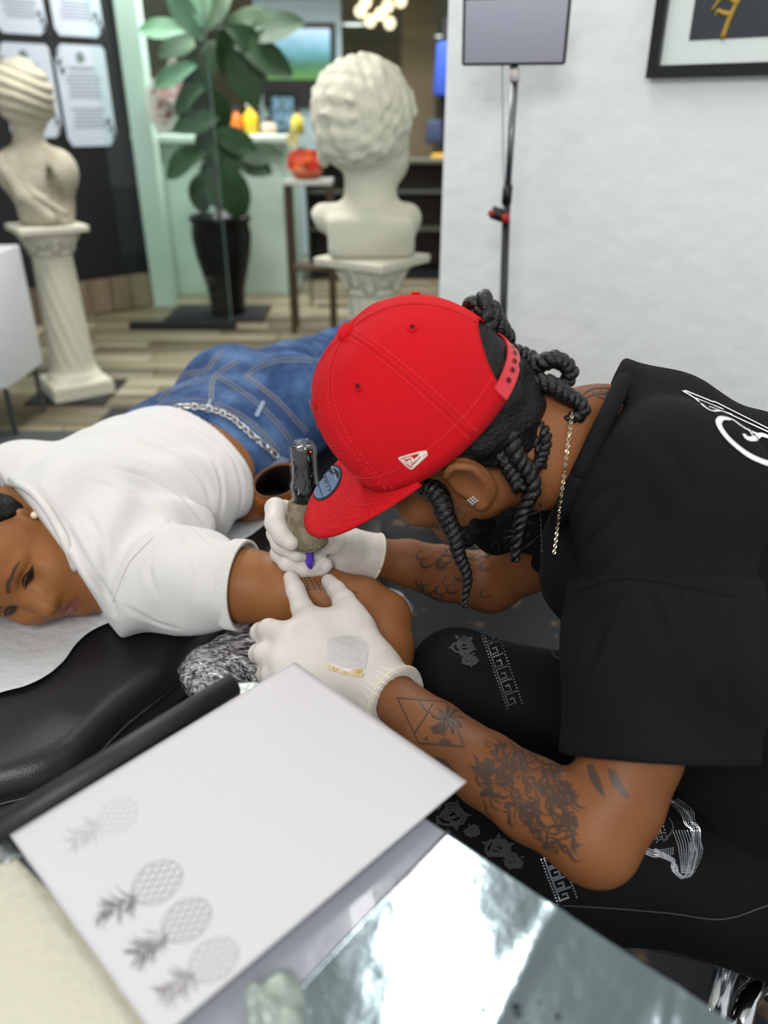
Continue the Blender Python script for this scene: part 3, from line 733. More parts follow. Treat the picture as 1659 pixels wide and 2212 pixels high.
for x in (-.5, .5):
    MB().tube([(FILL_PANEL[0][0]+x, FILL_PANEL[0][1]-.05, FILL_PANEL[0][2]+.05), (FILL_PANEL[0][0]+x, FILL_PANEL[0][1]-.05, 2.70)], .008, 8).build('hanger', M_STEEL, root)
# ------------------------------------------------------------------ framed picture on the white wall
wd3 = np.array([wd[0], wd[1], 0]); wn3 = np.array([wn[0], wn[1], 0])
def on_wall(px, py, off=0):
    r_ = ray(px, py); p0 = wq(0, off, 0); return CAMP+r_*(((p0-CAMP)@wn3)/(r_@wn3))
c0 = on_wall(1403, 170, .002); z0 = c0[2]
t0 = (c0-wq(0, 0, 0))@wd3
def fw(t, z, o): q = wq(t0+t, o, z0+z); return q
def wbox(lo, hi): 
    return [fw(*v) for v in [(lo[0], lo[1], lo[2]), (hi[0], lo[1], lo[2]), (hi[0], hi[1], lo[2]), (lo[0], hi[1], lo[2]), (lo[0], lo[1], hi[2]), (hi[0], lo[1], hi[2]), (hi[0], hi[1], hi[2]), (lo[0], hi[1], hi[2])]], [[0, 3, 2, 1], [4, 5, 6, 7], [0, 1, 5, 4], [1, 2, 6, 5], [2, 3, 7, 6], [3, 0, 4, 7]]
root = empty('framed_picture', fw(.35, 0, .015), 'black framed dark picture with golden branch on the white wall', 'picture')
FW, FH = .62, .8
for nm, lo, hi in [('frame_bottom', (0, 0, 0), (FW, .026, .03)), ('frame_top', (0, FH-.026, 0), (FW, FH, .03)), ('frame_side', (0, .026, 0), (.026, FH-.026, .03)), ('frame_side', (FW-.026, .026, 0), (FW, FH-.026, .03))]:
    MB().add(*wbox(lo, hi)).build(nm, mat('black_gloss_frame', '#08090b', .25), root)
MB().add(*wbox((.026, .026, .004), (FW-.026, FH-.026, .012))).build('mat_board', mat('pale_mat_board', '#d9e2de', .6), root)
MB().add(*wbox((.085, .075, .012), (FW-.085, FH-.075, .014))).build('print', mat('dark_print', '#2a2c30', .35, var=(5, '#33383f', .3, .7)), root)
mb = MB()
for pts in [[(.16, .075), (.17, .12), (.19, .17), (.21, .23), (.235, .30), (.26, .36)], [(.17, .12), (.15, .125), (.14, .13), (.135, .12)], [(.18, .14), (.155, .155), (.14, .15), (.125, .13)], [(.215, .24), (.24, .22), (.262, .19), (.27, .175)], [(.22, .26), (.25, .30), (.3, .32)]]:
    p = spline([fw(a, b, .0145) for a, b in pts], 4); mb.tube(p, np.linspace(.006, .002, len(p))*1.1, 6)
mb.build('golden_branch', mat('gold_paint', '#a8892f', .4), root, True)
# ------------------------------------------------------------------ LED panel on a stand
SY = 2.12
def S(px, py, dy=0): return Py(px, py, SY+dy)
root = empty('light_stand', (S(1075, 1210)[0], SY, .008), 'slim black tripod stand carrying the LED panel by white wall', 'light stand')
mid = S(1095, 560); 
MB().tube([S(1112, 175), S(1095, 440)], .0085, 12).build('upper_tube', M_STEEL, root, True)
MB().tube([S(1097, 400), S(1094, 440)], .013, 12).build('collar', M_BLKPL, root, True)
MB().tube([S(1094, 440), S(1086, 720), S(1070, 1160)], .0105, 12).build('lower_tube', mat('dark_grey_metal', '#34363a', .35, .7), root, True)
kb = MB(); kb.tube([S(1095, 470), S(1062, 458)], .016, 12); kb.build('clamp_knob', M_BLKPL, root, True)
MB().tube([S(1090, 462, -.018), S(1094, 480, -.018)], .011, 10).build('red_ring', mat('red_plastic', '#9c1c24', .4), root, True)
MB().tube([S(1063, 455, -.01), S(1061, 466, -.01)], .009, 10).build('red_cap', mat('red_plastic', '#9c1c24', .4), root, True)
jt = S(1068, 1120); 
MB().tube([jt+np.array([0, 0, .05]), jt-np.array([0, 0, .05])], .018, 12).build('leg_collar', M_BLKPL, root, True)
for (dx, dy) in ((.24, -.24), (-.25, .02), (.05, .2)):
    ft = np.array([jt[0]+dx, jt[1]+dy, .016]); lg = MB().tube([jt, ft], .008, 8).build('leg', M_STEEL, root, True)
    MB().tube([jt-np.array([0, 0, .045]), (jt+ft)/2], .005, 6).build('brace', M_STEEL, root, True)
    MB().tube([ft-np.array([0, 0, .008]), ft+np.array([0, 0, .012])], .011, 8).build('foot', M_BLKPL, root, True)
pc_ = S(1112, 68, -.03); root = empty('led_panel', S(1112, 135, -.03), 'flat grey LED panel light, switched off, on the stand', 'panel light')
ux = unit(np.array([1, -.20, -.0])); uz = unit(np.array([-.06, -.22, 1])); uz = unit(uz-ux*(uz@ux)); un = np.cross(ux, uz)
def pbox(a, b, h, k0, k1, nm, m, bev=.003):
    V = [pc_+ux*x+uz*z+un*k for x, k, z in [(a[0], k0, a[1]), (b[0], k0, b[1]), (b[0], k1, b[1]), (a[0], k1, a[1])]]
    mb = MB().box((a[0], k0, a[1]), (b[0], k1, b[1]), lambda v: pc_+ux*v[0]+un*v[1]+uz*v[2]); return mb.build(nm, m, root, bevel=bev)
if un[1] > 0: un = -un
pbox((-.122, -.070), (.122, .070), 0, -.024, 0, 'housing', mat('black_matte', '#121316', .5), .006)
pbox((-.115, -.063), (.115, .063), 0, .0, .003, 'diffuser', mat('grey_diffuser', '#a6a7b6', .5), .001)
MB().tube([pc_-uz*.07-un*.012, S(1112, 150, 0)], .010, 10).build('ball_joint', M_BLKPL, root, True)
MB().tube([S(1112, 148), S(1112, 176)], .012, 10).build('mount', mat('pale_plastic', '#c9c2bd', .4), root, True)
MB().tube(spline([S(1085, 140, 0), S(1086, 250, .01), S(1088, 380, .01), S(1092, 440, 0)], 5), .0018, 6).build('cable', mat('pale_cable', '#9ba0a0', .5), root, True)
# ================================================================== tattoo table, sheet, arm rest
TZ = .575
M_VINYL = mat('black_vinyl', '#17181a', .38, bump=(420, .0004, 3), spec=.5)
def zpt(px, py, z=TZ): p = Pz(px, py, z); return p[:2]
edge = [zpt(-420, 1730), zpt(-200, 1712), zpt(-60, 1690), zpt(0, 1676), zpt(60, 1662), zpt(120, 1640), zpt(175, 1603), zpt(225, 1550), zpt(270, 1508), zpt(330, 1463), zpt(395, 1412)]
tdir = unit(np.array([.34, .94])); tl = np.array([-tdir[1], tdir[0]])
e1 = edge[-1]; far = e1+tdir*1.5; farl = far+tl*.66
outline = edge+[e1+tdir*.4, far, farl, farl-tdir*1.2]
outline = [np.array(p) for p in outline]
table = empty('tattoo_table', (outline[-1][0]*.5, 1.5, .008), 'padded black vinyl tattoo table under the lying client', 'table')
def padmesh(poly, zt, zb, rd, n=7):
    poly = np.array(poly); m = len(poly); c = poly.mean(0)
    nx = np.roll(poly, -1, 0)-np.roll(poly, 1, 0); nr = np.stack([nx[:, 1], -nx[:, 0]], 1); nr /= np.linalg.norm(nr, axis=1)[:, None]
    if ((poly-c)*nr).sum() < 0: nr = -nr
    V = []; F = []
    rows = [(1.0, zb)]+[(1-rd*(1-math.cos(a)), zt-rd+rd*math.sin(a)) for a in np.linspace(0, math.pi/2, n)]
    for q, z in rows:
        ins = -(1-q) if q != 1 else 0
        for p_, n_ in zip(poly, nr): V.append((p_[0]+n_[0]*ins, p_[1]+n_[1]*ins, z))
    for i in range(len(rows)-1):
        for j in range(m): F.append([i*m+j, i*m+(j+1) % m, (i+1)*m+(j+1) % m, (i+1)*m+j])
    F += [list(range(m)), list(range((len(rows)-1)*m, len(rows)*m))]
    return V, F
V, F = padmesh(outline, TZ, TZ-.075, .035); mk('pad', V, F, M_VINYL, table, True)
pip = np.array([(p[0], p[1], TZ-.045) for p in outline+[outline[0]]])
MB().tube(np.vstack([spline(pip[:11], 4), pip[11:]]), .0035, 8).build('piping', M_VINYL, table, True)
V = [(p[0], p[1]) for p in outline]; cc = np.mean(V, 0)
MB().prism([cc+(np.array(p)-cc)*.93 for p in V], TZ-.10, TZ-.0751).build('underframe', M_BLKPL, table)
for t in (.4, 1.15):
    c = e1+tdir*t+tl*.33
    MB().box((c[0]-.11, c[1]-.11, .06), (c[0]+.11, c[1]+.11, TZ-.10)).build('lift_column', mat('black_satin_metal', '#101113', .35, .6), table, bevel=.01)
    MB().box((c[0]-.22, c[1]-.22, .008), (c[0]+.22, c[1]+.22, .06)).build('foot_plate', mat('black_satin_metal', '#101113', .35, .6), table, bevel=.01)
# white paper sheet under the client
def sheet_from(poly, name, m, zf, step=.012, thick=.0006):
    poly = np.array(poly); lo, hi = poly.min(0), poly.max(0); n = len(poly); B = dens(np.vstack([poly, poly[:1]]), step)[:-1]; nb = len(B)
    ins = []
    for x in np.arange(lo[0], hi[0], step):
        for y in np.arange(lo[1], hi[1], step):
            c = False
            for i in range(n):
                a, b = poly[i], poly[(i+1) % n]
                if (a[1] > y) != (b[1] > y) and x < (b[0]-a[0])*(y-a[1])/(b[1]-a[1])+a[0]: c = not c
            if c: ins.append((x, y))
    r_ = delaunay_2d_cdt([Vector(p) for p in B]+[Vector(p) for p in ins], [], [list(range(nb))], 1, 1e-5)
    V = [(p.x, p.y, zf(p.x, p.y)) for p in r_[0]]
    o = mk(name, V, [list(f) for f in r_[2]], m, None, True)
    s_ = o.modifiers.new('thick', 'SOLIDIFY'); s_.thickness = thick; s_.offset = 1
    return o
M_SHEET = mat('white_table_paper', '#c4c6c8', .75, bump=(60, .003, 5))
sp = spline([zpt(-160, 1545), zpt(0, 1506), zpt(60, 1492), zpt(105, 1468), zpt(140, 1435), zpt(165, 1400), zpt(200, 1372), zpt(262, 1345)], 5)
poly = list(sp)+[zpt(330, 1330), zpt(400, 1280), zpt(495, 1190), zpt(545, 1160), zpt(588, 1122), zpt(640, 1060), zpt(735, 900), far-tdir*.1+tl*.05, farl-tdir*.1-tl*.06, farl-tdir*1.1-tl*.04]
o = sheet_from(poly, 'paper_sheet', M_SHEET, lambda x, y: TZ+.0035+.003*(1+math.sin(31*x+9*y)*math.sin(23*y-8*x)))
tag(o, 'crumpled white paper sheet spread under the client on the black table', 'sheet')
# film wrapped arm rest
M_FILMBLK = mat('film_wrapped_black', '#1b1c20', .16, bump=(34, .016, 6), spec=.9, coat=.8)
m = M_FILMBLK; nt = m.node_tree; bs = nt.nodes['Principled BSDF']
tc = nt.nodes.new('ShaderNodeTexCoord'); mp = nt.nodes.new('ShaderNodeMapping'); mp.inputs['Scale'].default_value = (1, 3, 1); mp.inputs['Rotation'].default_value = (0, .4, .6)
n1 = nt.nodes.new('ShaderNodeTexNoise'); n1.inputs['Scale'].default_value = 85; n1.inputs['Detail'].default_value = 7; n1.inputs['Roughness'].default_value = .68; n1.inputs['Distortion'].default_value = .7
r = nt.nodes.new('ShaderNodeValToRGB'); r.color_ramp.elements[0].position = .44; r.color_ramp.elements[1].position = .64; r.color_ramp.elements[0].color = lin('#1c1d21'); r.color_ramp.elements[1].color = lin('#c9c7ca')  # pale streaks paint the film's highlights into the base colour
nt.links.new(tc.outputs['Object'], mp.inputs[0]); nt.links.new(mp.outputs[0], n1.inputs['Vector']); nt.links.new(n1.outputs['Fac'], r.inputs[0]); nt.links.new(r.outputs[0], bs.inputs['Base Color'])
aL, aR = P(462, 1428, 1.115), P(830, 1288, 1.235)
aL[2] = .575; aR[2] = .575
arm_rest = empty('arm_rest', ((aL+aR)/2*[1, 1, 0]+[0, 0, .008]), 'arm rest wrapped in crinkled clear film under the tattooed arm', 'arm rest')
s = Sdf(np.minimum(aL, aR)-.12, np.maximum(aL, aR)+.12, .004)
s.chain([aL, aR], [.052, .05], .01, flat=((0, 0, 1), .82))
s.disp(lambda x, y, z: .0035*sn(x, y, z, 95, 1, 6)+.0025*sn(x, y, z, 210, 4, 6))
s.build('pad', M_FILMBLK, arm_rest)
cm = (aL+aR)/2
MB().tube([(cm[0], cm[1], .03), (cm[0], cm[1], .54)], .018, 12).build('post', M_CHROME, arm_rest, True)
MB().lathe([(.15, 0), (.15, .012), (.03, .03), (0, .03)], (cm[0], cm[1], .008), 28).build('foot', M_BLKPL, arm_rest)
# ================================================================== the client
M_SKIN = mat('warm_brown_skin', '#8d5b32', .5, bump=(260, .0004, 3), spec=.3, var=(9, '#7f4f2a', .35, .7))
M_TEE = mat('white_cotton', '#cdcbc9', .85, bump=(420, .0005, 2), sheen=.2)
M_TEEDK = mat('white_rib_knit', '#d0cecb', .85, bump=(300, .0008, 2))
client = empty('person', (-.4, 1.5, TZ), 'client in white t-shirt and blue jeans lying face down on the black table', 'person')
A0, A1, A2 = np.array([-.50, 1.14, .675]), np.array([-.375, 1.54, .675]), np.array([-.30, 1.72, .69])
Am = np.array([-.445, 1.34, .68])
nE = unit([.458, .587, -.661]); cE = np.array([.70, .22, .68]); cE = unit(cE-nE*(cE@nE)); LE = -np.cross(cE, nE)
HS = 1.03; E0 = P(34, 1284, 1.125)
nW, cW, LW = CV(nE), CV(cE), CV(LE); HA = np.stack([LW, cW, nW], 1)
def H(l, c, n): return E0+HS*(l*LW+c*cW+n*nW)
def rr(*a): return tuple(HS*x for x in a)
s = Sdf((-.80, .62, .50), (.10, 1.84, .87), .0028)
fl_ = (np.array([0, 0, 1.]), .55)
s.chain([A0, Am, A1, A2], [.165, .160, .150, .175], .02, flat=fl_)
sh = P(290, 1240, 1.225)
s.chain([A0+[.02, -.02, .02], sh], [.09, .065], .05)
arm = [sh, P(410, 1256, 1.175), P(525, 1264, 1.15), P(620, 1276, 1.14), P(700, 1292, 1.135), P(780, 1312, 1.13), P(826, 1338, 1.13)]
s.chain(arm, [.064, .058, .0535, .052, .048, .043, .040], .03)
s.ball(P(842, 1322, 1.125), .019, .02)
fore = [P(826, 1340, 1.13), P(828, 1400, 1.10), P(826, 1480, 1.06), P(812, 1600, 1.01), P(795, 1690, .985)]
s.chain(fore, [.041, .043, .040, .031, .026], .012)
wr = fore[-1]
s.chain([wr, P(780, 1760, .975)], [.026, .03], .02, flat=(unit(ray(780, 1760)), .6))
for q, (x, y) in enumerate([(735, 1840), (760, 1860), (785, 1860), (808, 1840)]): s.chain([P(770+8*q, 1765, .972), P((x+780)/2, (y+1765)/2, .965), P(x, y, .97)], [.010, .009, .007], .006)
s.chain([P(765, 1740, .975), P(735, 1770, .965), P(722, 1800, .965)], [.012, .01, .008], .008)
s.chain([A0+[-.02, -.02, .02], P(60, 1130, 1.29), H(.0, .02, -.11)], [.085, .062, .062], .04)
s.ell(H(0, -.035, -.088), rr(.076, .098, .098), HA, .01)
s.ell(H(0, .035, -.05), rr(.064, .078, .062), HA, .03)
s.ell(H(0, -.035, -.03), rr(.055, .04, .036), HA, .03)
s.chain([H(-.035, .055, -.055), H(0, .098, -.018), H(.035, .055, -.055)], [.036*HS, .022*HS, .036*HS], .02)
s.ball(H(0, .106, -.014), .020*HS, .016)
for k in (-1, 1):
    s.ball(H(k*.037, .040, -.026), .028*HS, .02)                          # cheek
    s.ball(H(k*.032, .006, .012), .0165*HS, .016, 's')                     # socket
    s.chain([H(k*.012, -.016, .001), H(k*.032, -.020, -.001), H(k*.05, -.012, -.014)], [.008, .008, .007], .012)   # brow ridge
    s.ell(H(k*.032, .004, -.0125), rr(.0165, .0125, .013), HA, .004)       # eye lids
    s.ball(H(k*.0185, .047, .004), .0105*HS, .006)                         # nostril wing
    s.ball(H(k*.008, .054, .006), .0035*HS, .003, 's')
    s.ell(H(k*.074, .012, -.088), rr(.010, .034, .02), HA, .006)           # ear
    s.ell(H(k*.083, .010, -.086), rr(.006, .021, .011), HA, .004, 's')
    s.ball(H(k*.076, .040, -.08), .009*HS, .006)
s.chain([H(0, -.008, -.002), H(0, .02, .008), H(0, .042, .018)], [.0085*HS, .0105*HS, .0145*HS], .010)
s.chain([H(-.026, .0745, -.010), H(-.009, .069, .004), H(0, .0705, .005), H(.009, .069, .004), H(.026, .0745, -.010)], [.0035, .0066, .0062, .0066, .0035], .006, sp=3)
s.chain([H(-.022, .078, -.010), H(0, .082, .003), H(.022, .078, -.010)], [.0035, .0088, .0035], .005, sp=3)
s.chain([H(-.030, .0748, -.006), H(0, .0752, .0092), H(.030, .0748, -.006)], [.0012, .0018, .0012], .003, op='s', sp=4)
o_body = s.build('body', M_SKIN, client); o_head = o_body
# hair, brows, lashes, lips
M_HAIR = mat('black_hair', '#070607', .6, spec=.15, wave=(60, .0015, 3))
s = Sdf(E0-.30, E0+.22, .004)
s.ell(H(0, -.040, -.092), rr(.0815, .104, .102), HA, 0); s.ell(H(0, -.06, -.20), rr(.04, .045, .04), HA, .03)
s.cut(H(0, -.06, -.045), nW*.75-cW*-.66); s.cut(H(0, -.022, -.07), nW*.5+cW*.86)
s.disp(lambda x, y, z: .0012*sn(x, y, z, 300, 5, 6))
s.build('hair', M_HAIR, client)
bvh_h = bvh_of(o_head)
def hp(l, c, n=.1):
    a = H(l, c, n); d = -nW; h_ = bvh_h.ray_cast(Vector(a), Vector(d)); return (np.array(h_[0]), np.array(h_[1])) if h_[0] is not None else None
class HInk(Ink):
    def hits(s, pts): return [hp(p[0], p[1]) for p in pts]
M_BROW = mat('brow_hair', '#4b3222', .8); M_LIP = mat('lip_skin', '#7c4a3c', .42); M_LASH = mat('lash_black', '#120c0a', .6)
for k in (-1, 1):
    HInk(bvh_h, .0008).fill([(k*.012, -.020), (k*.026, -.0255), (k*.046, -.022), (k*.056, -.014), (k*.044, -.0185), (k*.026, -.020), (k*.013, -.014)], .003).build('eyebrow', M_BROW, client)
    HInk(bvh_h, .0006).stroke([(k*.014, .006), (k*.022, .001), (k*.034, -.001), (k*.047, .004), (k*.051, .007)], .0028, .002, True, 4).build('eyelash', M_LASH, client)
    HInk(bvh_h, .0005).fill([(k*.015, .0065), (k*.026, .002), (k*.037, .0015), (k*.048, .0055), (k*.037, .010), (k*.026, .0105)], .0025, 2).build('eye', mat('eye_dark_wet', '#241a15', .12), client)
    HInk(bvh_h, .0004).stroke([(k*.017, .009), (k*.030, .0125), (k*.046, .0075)], .0014, .002, True, 4).build('lower_lid', mat('lid_shade_skin', '#5d3a26', .6), client)
HInk(bvh_h, .0004).fill([(-.028, .075), (-.014, .0675), (-.006, .065), (0, .067), (.006, .065), (.014, .0675), (.028, .075), (.014, .0742), (0, .0752), (-.014, .0742)], .0025).build('upper_lip', M_LIP, client)
HInk(bvh_h, .0004).fill([(-.027, .0757), (0, .0768), (.027, .0757), (.015, .0865), (0, .0892), (-.015, .0865)], .0025, 2).build('lower_lip', M_LIP, client)
h_ = hit(bvh_h, 72, 1117); pe = (h_[0]+h_[1]*.004) if h_ else H(.0865, .043, -.078)
MB().lathe([(0, -.006), (.003, -.0052), (.0052, -.003), (.006, 0), (.0052, .003), (.003, .0052), (0, .006)], pe, 16).build('pearl_earring', mat('pearl', '#e9dcc3', .18, coat=.6), client, True)
# ---------------------------------------------------------------- white t-shirt
cuffc = P(519, 1263, 1.15); armd = unit(arm[3]-arm[1])
s = Sdf((-.86, .80, .52), (-.12, 1.66, .88), .0042)
s.chain([A0, Am, A1], [.183, .177, .168], .02, flat=fl_)
s.chain([A0+[.0, -.01, .025], sh], [.105, .085], .06)
s.chain([sh, P(330, 1245, 1.20), P(420, 1258, 1.172), cuffc+armd*.01], [.086, .083, .073, .0655], .03)
s.ell(P(225, 1225, 1.225), (.085, .09, .075), None, .05)
s.chain([P(40, 1035, 1.40), P(-70, 1070, 1.36)], [.07, .065], .06)
s.chain([A0+[-.02, -.02, .03], P(95, 1130, 1.265)], [.10, .078], .05)
fd = np.array([.62, .35, .2])
def folds(x, y, z):
    u = (x-cuffc[0])*armd[0]+(y-cuffc[1])*armd[1]; w1 = np.exp(-((x+.27)**2+(y-1.12)**2)/.02)
    f1 = np.sin(70*(x*.75-y*.66+.2*z)+2.2*sn(x, y, z, 12, 2))*w1*.009
    w2 = np.exp(-((x+.36)**2+(y-1.36)**2)/.03)
    f2 = np.sin(85*(x*.35+y*.94)+2.0*sn(x, y, z, 14, 6)+9*x)*w2*.006
    w3 = np.exp(-((x+.42)**2+(y-1.0)**2)/.012)
    f3 = np.sin(62*(x*.9+y*.2-z*.6)+2*sn(x, y, z, 16, 8))*w3*.007
    w4 = np.exp(-((x+.22)**2+(y-.98)**2)/.012)
    f4 = np.sin(55*(x*.8+z*1.1)+2*sn(x, y, z, 16, 4))*w4*.004
    return f1+f2+f3+f4+.003*sn(x, y, z, 26, 11, 6)
s.disp(folds)
hemn = unit([.60, .80, 0]); s.cut((-.245, 1.318, .63), hemn, .004)
s.cut(cuffc+armd*.002, armd, .003)
ncol = CV(unit([-.71, .49, -.40])); s.cut(P(116, 1166, 1.17), ncol, .004)
# hollow: keep the cloth open at hem, cuff and collar
s.chain([A1, A1+[.1, .25, 0]], [.158, .158], 0, flat=fl_, op='s')
s.chain([P(460, 1262, 1.16), P(560, 1266, 1.148)], [.0575, .0555], 0, op='s')
s.chain([P(110, 1150, 1.25), H(0, .02, -.11)], [.060, .064], 0, op='s')
s.cut((0, 0, TZ+.008), (0, 0, -1))
o_tee = s.build('t_shirt', M_TEE, client)
bv_tee = bvh_of(o_tee)
crease(o_tee, bv_tee, [([(371, 1126), (321, 1156), (287, 1189), (270, 1227), (249, 1286)], .0065, .005), ([(139, 1122), (169, 1185), (203, 1244), (240, 1291), (249, 1324)], .0075, .006),
    ([(76, 1050), (127, 1113), (150, 1160)], .005, .005), ([(190, 1038), (270, 1059), (325, 1085)], .004, .006), ([(253, 1012), (338, 1038), (401, 1080), (447, 1135)], .0045, .006),
    ([(400, 930), (455, 980), (480, 1059), (470, 1143)], .0042, .0055), ([(456, 936), (506, 995), (523, 1063), (512, 1130)], .004, .0045), ([(295, 953), (380, 987), (439, 1038), (458, 1101)], .004, .006),
    ([(422, 1143), (456, 1172), (500, 1192)], .004, .0045), ([(346, 1164), (321, 1227), (338, 1282)], .004, .006), ([(274, 1312), (338, 1345), (388, 1358)], .004, .005), ([(400, 1165), (420, 1210), (430, 1290)], .0028, .006),
    ([(200, 960), (300, 985), (360, 1025), (410, 1065)], .0032, .007), ([(180, 1100), (215, 1160), (235, 1230)], .004, .006), ([(455, 1180), (470, 1230), (468, 1300)], .0022, .005), ([(215, 1250), (228, 1290), (232, 1325)], .0035, .004)])
bv_tee = bvh_of(o_tee)
def ring(name, c, ax, r0, w, m, parent, flat=None, ribs=0, n=120, th=.0035):
    ax = unit(ax); a = unit(np.cross(ax, [0, 0, 1])); b = np.cross(ax, a); V = []; F = []
    prof = [(-w/2, 0), (-w/2, th), (0, th*1.25), (w/2, th), (w/2, 0)]
    for j in range(n):
        t = 2*math.pi*j/n; rb = (.0009*(j % 2)) if ribs else 0
        for u, h_ in prof:
            rad = r0+h_+(rb if h_ > 0 else 0); q = c+ax*u+a*rad*math.cos(t)+b*rad*math.sin(t)*(flat or 1); V.append(q)
    k = len(prof)
    for j in range(n):
        for i in range(k-1): F.append([j*k+i, ((j+1) % n)*k+i, ((j+1) % n)*k+i+1, j*k+i+1])
    return mk(name, V, F, m, parent, not ribs)
ring('sleeve_cuff', cuffc-armd*.002, armd, .0635, .021, M_TEEDK, client, ribs=1, n=260)
ik = Ink(bv_tee, .0006)
ik.stroke([(498, 1183), (487, 1215), (483, 1260), (483, 1305), (490, 1346)], .0012, 5, smooth=4); ik.stroke([(330, 1162), (280, 1215), (255, 1270), (245, 1300)], .0016, 5, smooth=4)
ik.stroke([(75, 1072), (110, 1120), (140, 1180), (165, 1250), (178, 1300)], .0012, 5, smooth=4); ik.stroke([(87, 1070), (122, 1120), (152, 1180), (177, 1250), (188, 1295)], .001, 5, smooth=4, dash=(1, 1))
ik.build('seam_stitching', mat('white_thread_shade', '#b3b0ad', .9), client)
# collar band round the neck
pts = []
for (x, y) in [(-20, 1043), (10, 1043), (40, 1050), (66, 1066), (92, 1096), (116, 1135), (138, 1180), (157, 1230), (170, 1285), (176, 1320)]:
    h_ = hit(bv_tee, x+7, y); pts.append(h_[0] if h_ else None)
pts = [p for p in pts if p is not None]
if len(pts) > 3: MB().tube(spline(pts, 5), .0065, 10).build('collar', M_TEEDK, client, True)
# ---------------------------------------------------------------- jeans
m = mat('blue_denim', '#284169', .85, bump=(500, .0006, 2), var=(14, '#55739e', .42, .75), spec=.25); M_DENIM = m
s = Sdf((-.62, 1.30, .55), (.42, 2.95, .88), .0055)
pv = unit([.92, -.39, 0])
s.chain([A1-[.06, .15, 0], A1, A2], [.168, .172, .19], .02, flat=(np.array([0, 0, 1.]), .57))
for k in (1, -1):
    s.ell(A2+pv*.085*k+[.012, .0, .022], (.105, .125, .112), None, .035)
    base = A2+pv*.088*k
    s.chain([base+[.0, .0, -.01], base+[.12, .33, -.03], base+[.22, .60, -.045], base+[.29, .80, -.05]], [.103, .083, .062, .055], .04)
s.disp(lambda x, y, z: .0025*sn(x, y, z, 38, 9, 6)+.003*np.sin(60*(x*.6+y*.5)+2*sn(x, y, z, 14, 3))*np.exp(-((x+.2)**2+(y-1.85)**2)/.03))
wn_ = unit([-.42, -.91, .12]); s.cut(A1+[-.04, -.105, 0], wn_, .004)
s.chain([A1-[.12, .30, 0], A1-[.04, .10, 0]], [.158, .158], .0, flat=fl_, op='s')
s.cut((0, 0, TZ+.006), (0, 0, -1))
o_jeans = s.build('jeans', M_DENIM, client)
bvj = bvh_of(o_jeans)
crease(o_jeans, bvj, [([(640, 770), (600, 800), (560, 850)], .003, .006), ([(700, 800), (660, 850), (640, 900)], .003, .006), ([(420, 800), (450, 830), (470, 870)], .0025, .005)])
bvj = bvh_of(o_jeans)
M_TOP = mat('denim_seam', '#6f7f94', .8); M_SEAMD = mat('denim_seam_gold', '#8d8577', .8)
ik = Ink(bvj, .0012)
def dbl(pts, w=.0022, gap=7):
    p = spline(pts, 4); t = np.gradient(p, axis=0); n = np.stack([-t[:, 1], t[:, 0]], 1); n /= np.linalg.norm(n, axis=1)[:, None]
    ik.stroke(p-n*gap/2, w, 5); ik.stroke(p+n*gap/2, w, 5)
for pts in [[(530, 814), (561, 835), (603, 869), (637, 907), (662, 934)], [(530, 814), (565, 791), (616, 778), (675, 780)], [(473, 816), (506, 835), (561, 877), (603, 919), (629, 957)], [(456, 865), (460, 822), (485, 797), (515, 780)],
            [(460, 818), (413, 827), (371, 843), (342, 869)], [(447, 801), (468, 772), (485, 763)], [(447, 801), (405, 808), (367, 822)], [(335, 880), (400, 868), (460, 872), (520, 898), (570, 940), (600, 975)]]: dbl(pts)
ik.build('stitched_seams', M_SEAMD, client)
ik = Ink(bvj, .002); ik.fill([(352, 893), (460, 886), (520, 912), (575, 962), (606, 1000), (598, 1016), (560, 980), (505, 932), (452, 903), (352, 908)], 8); 
for pts in [[(441, 893), (452, 866), (458, 866), (450, 895)], [(596, 1018), (575, 1010), (604, 985), (622, 992)], [(565, 868), (548, 900), (556, 904), (572, 872)]]:
    Ink(bvj, .004).fill(pts, 6).build('belt_loop', mat('denim_loop', '#8597ad', .8), client)
for k in (1, -1):
    a_ = A2+pv*.088*k+[.30, .83, -.05]
    s = Sdf(a_-[.14, .10, .08], a_+[.22, .26, .09], .005); s.chain([a_, a_+[.03, .09, .0]], [.046, .042], .02); s.chain([a_+[.02, .06, 0], a_+[.05, .16, -.045]], [.042, .03], .02); s.cut((0, 0, TZ+.006), (0, 0, -1))
    s.build('shoe', mat('white_canvas_shoe', '#d8d8d4', .7), client)
# chain belt : each link a part
def torus_mesh(R, r, name, m, n=14, k=7, st=1.5):
    V = []; F = []
    for i in range(n):
        a = 2*math.pi*i/n
        for j in range(k):
            b = 2*math.pi*j/k; V.append(((R+r*math.cos(b))*math.cos(a)*st, (R+r*math.cos(b))*math.sin(a), r*math.sin(b)))
    for i in range(n):
        for j in range(k): F.append([i*k+j, ((i+1) % n)*k+j, ((i+1) % n)*k+(j+1) % k, i*k+(j+1) % k])
    me = bpy.data.meshes.new(name); me.from_pydata(V, [], F); me.materials.append(m); me.polygons.foreach_set('use_smooth', [True]*len(F)); return me
def place(o, p, X, Z):
    X = unit(X); Z = unit(Z-X*(Z@X)); Y = np.cross(Z, X)
    o.matrix_basis = Matrix([[X[0], Y[0], Z[0], p[0]], [X[1], Y[1], Z[1], p[1]], [X[2], Y[2], Z[2], p[2]], [0, 0, 0, 1]])
cp = dens(spline([(384, 884), (420, 885), (460, 892), (495, 906), (525, 930), (552, 953), (577, 973), (602, 992)], 6), 2.5)
hh = [hit(bvj, x, y) for x, y in cp]; hh = [h_ for h_ in hh if h_]
P_ = [hh[0]]; 
for h_ in hh:
    if np.linalg.norm(h_[0]-P_[-1][0]) > .0135: P_.append(h_)
